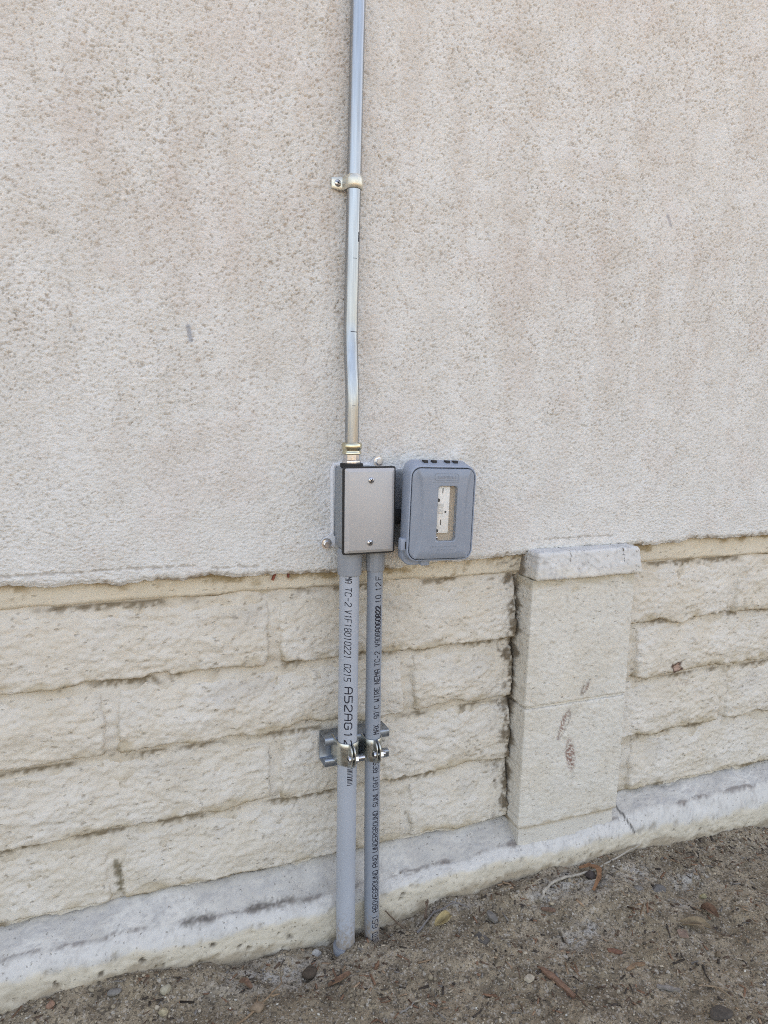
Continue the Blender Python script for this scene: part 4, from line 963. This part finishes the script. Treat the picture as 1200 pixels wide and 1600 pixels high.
twig('root_twig', 'long pale twig lying along the soil beside the seed ball', [[(.592, -.103), (.606, -.090, .002), (.636, -.080, .004), (.672, -.076, .003), (.712, -.073, .002), (.768, -.062, .004), (.815, -.055, .008)], [(.606, -.090), (.612, -.099)]], .0026, (.36, .32, .27), 17)
twig('dry_twig', 'thin dark twig leaning on the footing just right of the thinner pipe', [[(.384, -.070, .001), (.372, -.060, .014), (.360, -.0555, .026)]], .0015, (.13, .09, .065), 18)
twig('weed_stem', 'dried brown weed stem standing upright against the footing', [[(.417, -.070, 0), (.419, -.069, .012), (.421, -.068, .026)], [(.419, -.069, .016), (.4225, -.067, .024)], [(.42, -.069, .019), (.4175, -.0695, .027)]], .0021, (.15, .105, .08), 19, 'weed')
twig('dry_twig', 'grey twig lying flat along the footing behind the yellow leaf', [[(.398, -.084), (.43, -.073, .002), (.466, -.070, .002), (.486, -.078)]], .0017, (.20, .18, .17), 20)
stone('stone', 'dark grey angular stone on the soil right of the seed ball', .783, -.136, .013, .010, .006, (.13, .12, .112), 21, ang=.1)
stone('stone', 'flat brown-grey stone left of the dark angular stone', .749, -.130, .009, .007, .004, (.19, .17, .15), 22, ang=.1)
stone('stone', 'white paint-splashed round stone at the foot of the thicker pipe', .256, -.066, .0075, .0075, .007, (.38, .365, .345), 23, sink=.25)
stone('stone', 'cream pebble in front of the footing at the left', .055, -.085, .007, .0065, .0065, (.38, .34, .26), 24, sink=.2)
stone('stone', 'small yellowish pebble at the bottom edge, below the cream pebble', .050, -.113, .0062, .0055, .005, (.38, .32, .22), 25, sink=.2)
stone('stone', 'red-brown pebble in the bottom left corner', -.077, -.070, .0055, .005, .004, (.27, .16, .115), 26, sink=.2)
stone('stone', 'grey flat pebble sunk in soil left of the cream pebble', -.005, -.071, .009, .006, .0045, (.19, .175, .16), 27)
twig('dry_twig', 'forked tan twig reaching up from the bottom edge left of the pipes', [[(.122, -.158), (.150, -.146, .003), (.178, -.129, .005), (.197, -.106, .003)], [(.178, -.129, .004), (.19, -.128, .004)], [(.150, -.146, .003), (.158, -.134, .003), (.166, -.118, .002)], [(.197, -.106, .003), (.199, -.094, .002)]], .0016, (.26, .175, .11), 28)
chip('bark_strip', 'curved rust-brown bark strip on the soil in front of the thicker pipe', [(.254, -.128, .001), (.266, -.133, .004), (.284, -.126, .001)], .007, .002, (.19, .11, .072), 29, 'bark strip', curl=.3)
stone('stone', 'olive-yellow pebble at the right above the curled leaf', .847, -.163, .0062, .0055, .005, (.30, .26, .15), 30, sink=.25)
stone('stone', 'round brown pebble on smooth soil at the right', .774, -.263, .0042, .0042, .0038, (.17, .125, .085), 31, sink=.15)
twig('dry_twig', 'short black twig on the soil left of the round brown pebble', [[(.738, -.203), (.733, -.212, .002), (.729, -.221)]], .0020, DKB, 32)
twig('dry_twig', 'thin black twig slanting below the round brown pebble', [[(.738, -.272), (.728, -.285, .001), (.722, -.300)]], .0014, DKB, 33)
twig('dry_twig', 'grey twig at the bottom edge below the thinner pipe', [[(.323, -.205), (.337, -.200, .001), (.350, -.192)]], .0014, (.22, .20, .18), 34)
twig('dry_twig', 'straight black twig at the bottom edge left of the long bark strip', [[(.404, -.243), (.418, -.235, .001), (.436, -.224)]], .0014, DKB, 35)
chip('wood_chip', 'flat pinkish chip below the black twig at the right', [(.744, -.219), (.756, -.225)], .013, .002, (.26, .18, .14), 36, taper=.9)
chip('wood_chip', 'red-brown chip on the soil below the curled bark', [(.583, -.118), (.603, -.124)], .007, .0025, (.17, .105, .075), 37)
chip('bark_strip', 'dark red bark strip near the pale paint dust', [(.628, -.212), (.648, -.217)], .008, .0025, (.19, .095, .065), 38, 'bark strip')
chip('bark_strip', 'brown bark strip with a paler edge below the dark red strip', [(.632, -.247), (.648, -.243), (.662, -.246)], .006, .0025, (.25, .16, .10), 39, 'bark strip')
chip('wood_chip', 'grey weathered sliver in the lower right soil', [(.650, -.282), (.664, -.288), (.676, -.296)], .006, .003, (.24, .21, .185), 40)
twig('dry_twig', 'thin tan stalk with a bent tip in the lower right corner', [[(.702, -.300), (.722, -.312, .002), (.736, -.318, .001)], [(.722, -.312, .002), (.726, -.335, .001)]], .0012, (.28, .20, .13), 41)
stone('soil_clod', 'dark crumbly clod at the bottom edge at the right', .692, -.347, .016, .011, .007, (.085, .07, .058), 42, cat='clod')
stone('soil_clod', 'dark leafy clod beside the foot of the thicker pipe', .236, -.098, .011, .010, .007, (.08, .06, .045), 43, cat='clod')
chip('wood_chip', 'rust coloured curled chip on the grey soil at the lower left', [(.146, -.094, .001), (.152, -.101, .005), (.158, -.108, .001)], .008, .002, (.16, .095, .065), 44, curl=.4)
stone('stone', 'tan lump of stone beside the forked twig', .158, -.140, .010, .008, .007, (.25, .18, .125), 45, sink=.25)
chip('paint_chip', 'dark red chip wedged under the stucco edge, left of the boxes', [(.2105, -.0075), (.2135, -.0072)], .004, .012, (.24, .075, .05), 46, 'chip')
chip('paint_chip', 'small oval red chip under the stucco edge nearest the thicker pipe', [(.2300, -.0075), (.2325, -.0072)], .005, .010, (.26, .085, .06), 47, 'chip')
for o in bpy.data.objects:
    if o.name.startswith('paint_chip'): o.location.z += ZO+.0195-gh(.22, -.0075)-.001

# small loose stuff, far too many to count
def joined(name, label, cat, n, sampler, colf, kindshape, material, seed):
    r = np.random.default_rng(seed); Vs, Fs, Cs = [], [], []
    bm = bmesh.new()
    if kindshape == 'ico': bmesh.ops.create_icosphere(bm, subdivisions=1, radius=1)
    else: box(bm, -1, 1, -1, 1, -1, 1)
    bmesh.ops.triangulate(bm, faces=bm.faces); tv = np.array([v.co[:] for v in bm.verts]); tf = np.array([[v.index for v in f.verts] for f in bm.faces]); bm.free()
    P = sampler(r, n); x, y, sx, sy, sz = P[:5]
    m = len(x); nv = len(tv)
    V = tv[None]*(1+r.uniform(-.22, .22, (m, nv, 1)) if kindshape == 'ico' else 1+r.uniform(-.35, .25, (m, nv, 1)))*np.stack([sx, sy, sz], -1)[:, None, :]
    a = r.uniform(0, 2*math.pi, m); til = r.normal(0, .22, m)
    z = V[..., 2]+V[..., 0]*np.sin(til)[:, None]
    xx = V[..., 0]*np.cos(a)[:, None]-V[..., 1]*np.sin(a)[:, None]; yy = V[..., 0]*np.sin(a)[:, None]+V[..., 1]*np.cos(a)[:, None]
    g = ground_h(x, y)+sz*.35
    V = np.stack([xx+x[:, None], yy+y[:, None], z+g[:, None]], -1).reshape(-1, 3)
    F = (tf[None]+(np.arange(m)*nv)[:, None, None]).reshape(-1, 3)
    C = np.repeat(colf(r, m, x, y), nv, 0)
    o = link(name, mesh_np(name, V, F, C, smooth=False), material); tag(o, label, cat, kind='stuff'); return o
def s_grain(r, n):
    x = r.uniform(-.40, 1.30, n); y = -.052-r.uniform(0, 1, n)**1.2*.48
    s = np.exp(r.normal(math.log(.00105), .42, n)); s = np.minimum(s, .0042)
    return x, y, s, s*r.uniform(.7, 1.1, n), s*r.uniform(.5, .9, n)
def c_grain(r, m, x, y):
    pal = np.array([[.35, .29, .215], [.26, .21, .15], [.13, .103, .075], [.42, .36, .28], [.29, .22, .15], [.52, .48, .41]])
    return pal[r.choice(6, m, p=[.28, .30, .2, .1, .09, .03])]*r.uniform(.8, 1.15, (m, 1))
joined('gravel', 'fine grey-brown gravel grains scattered over the soil', 'gravel', 19000, s_grain, c_grain, 'ico', M_GRAVEL, 101)
def s_chip(r, n):
    x = r.uniform(-.35, 1.28, n); y = -.053-r.uniform(0, 1, n)**1.1*.46
    keep = r.uniform(0, 1, n) < np.clip(.45+.35*F_soil1(x+.4, y)+.9*(x > .85)*(y > -.13), .06, 1)
    x, y = x[keep], y[keep]; m = len(x); L_ = np.exp(r.normal(math.log(.0036), .55, m)); L_ = np.minimum(L_, .012)
    return x, y, L_, np.minimum(L_*.5, r.uniform(.0005, .0016, m)), r.uniform(.0003, .0009, m)
def c_chip(r, m, x, y):
    pal = np.array([[.20, .11, .07], [.13, .085, .06], [.30, .20, .13], [.07, .055, .045], [.40, .33, .25], [.20, .18, .16]])
    return pal[r.choice(6, m, p=[.24, .22, .15, .22, .07, .10])]*r.uniform(.75, 1.2, (m, 1))
joined('wood_litter', 'small splinters of bark and wood strewn over the soil', 'wood litter', 5200, s_chip, c_chip, 'box', M_LITTER, 102)

# repeats share a group
GROUPS = {'stone': 'stones lying on the soil', 'dry_twig': 'dry twigs on the soil', 'wood_chip': 'wood chips on the soil', 'bark_strip': 'bark strips on the soil', 'dry_leaf': 'dead leaves on the soil',
          'soil_clod': 'dark clods on the soil', 'plastic_conduit': 'grey plastic conduits below the box', 'paint_chip': 'red chips under the stucco edge'}
for o in bpy.data.objects:
    if o.parent is None and o.get('category'):
        k = o.name.split('.')[0]
        if k in GROUPS: o['group'] = GROUPS[k]
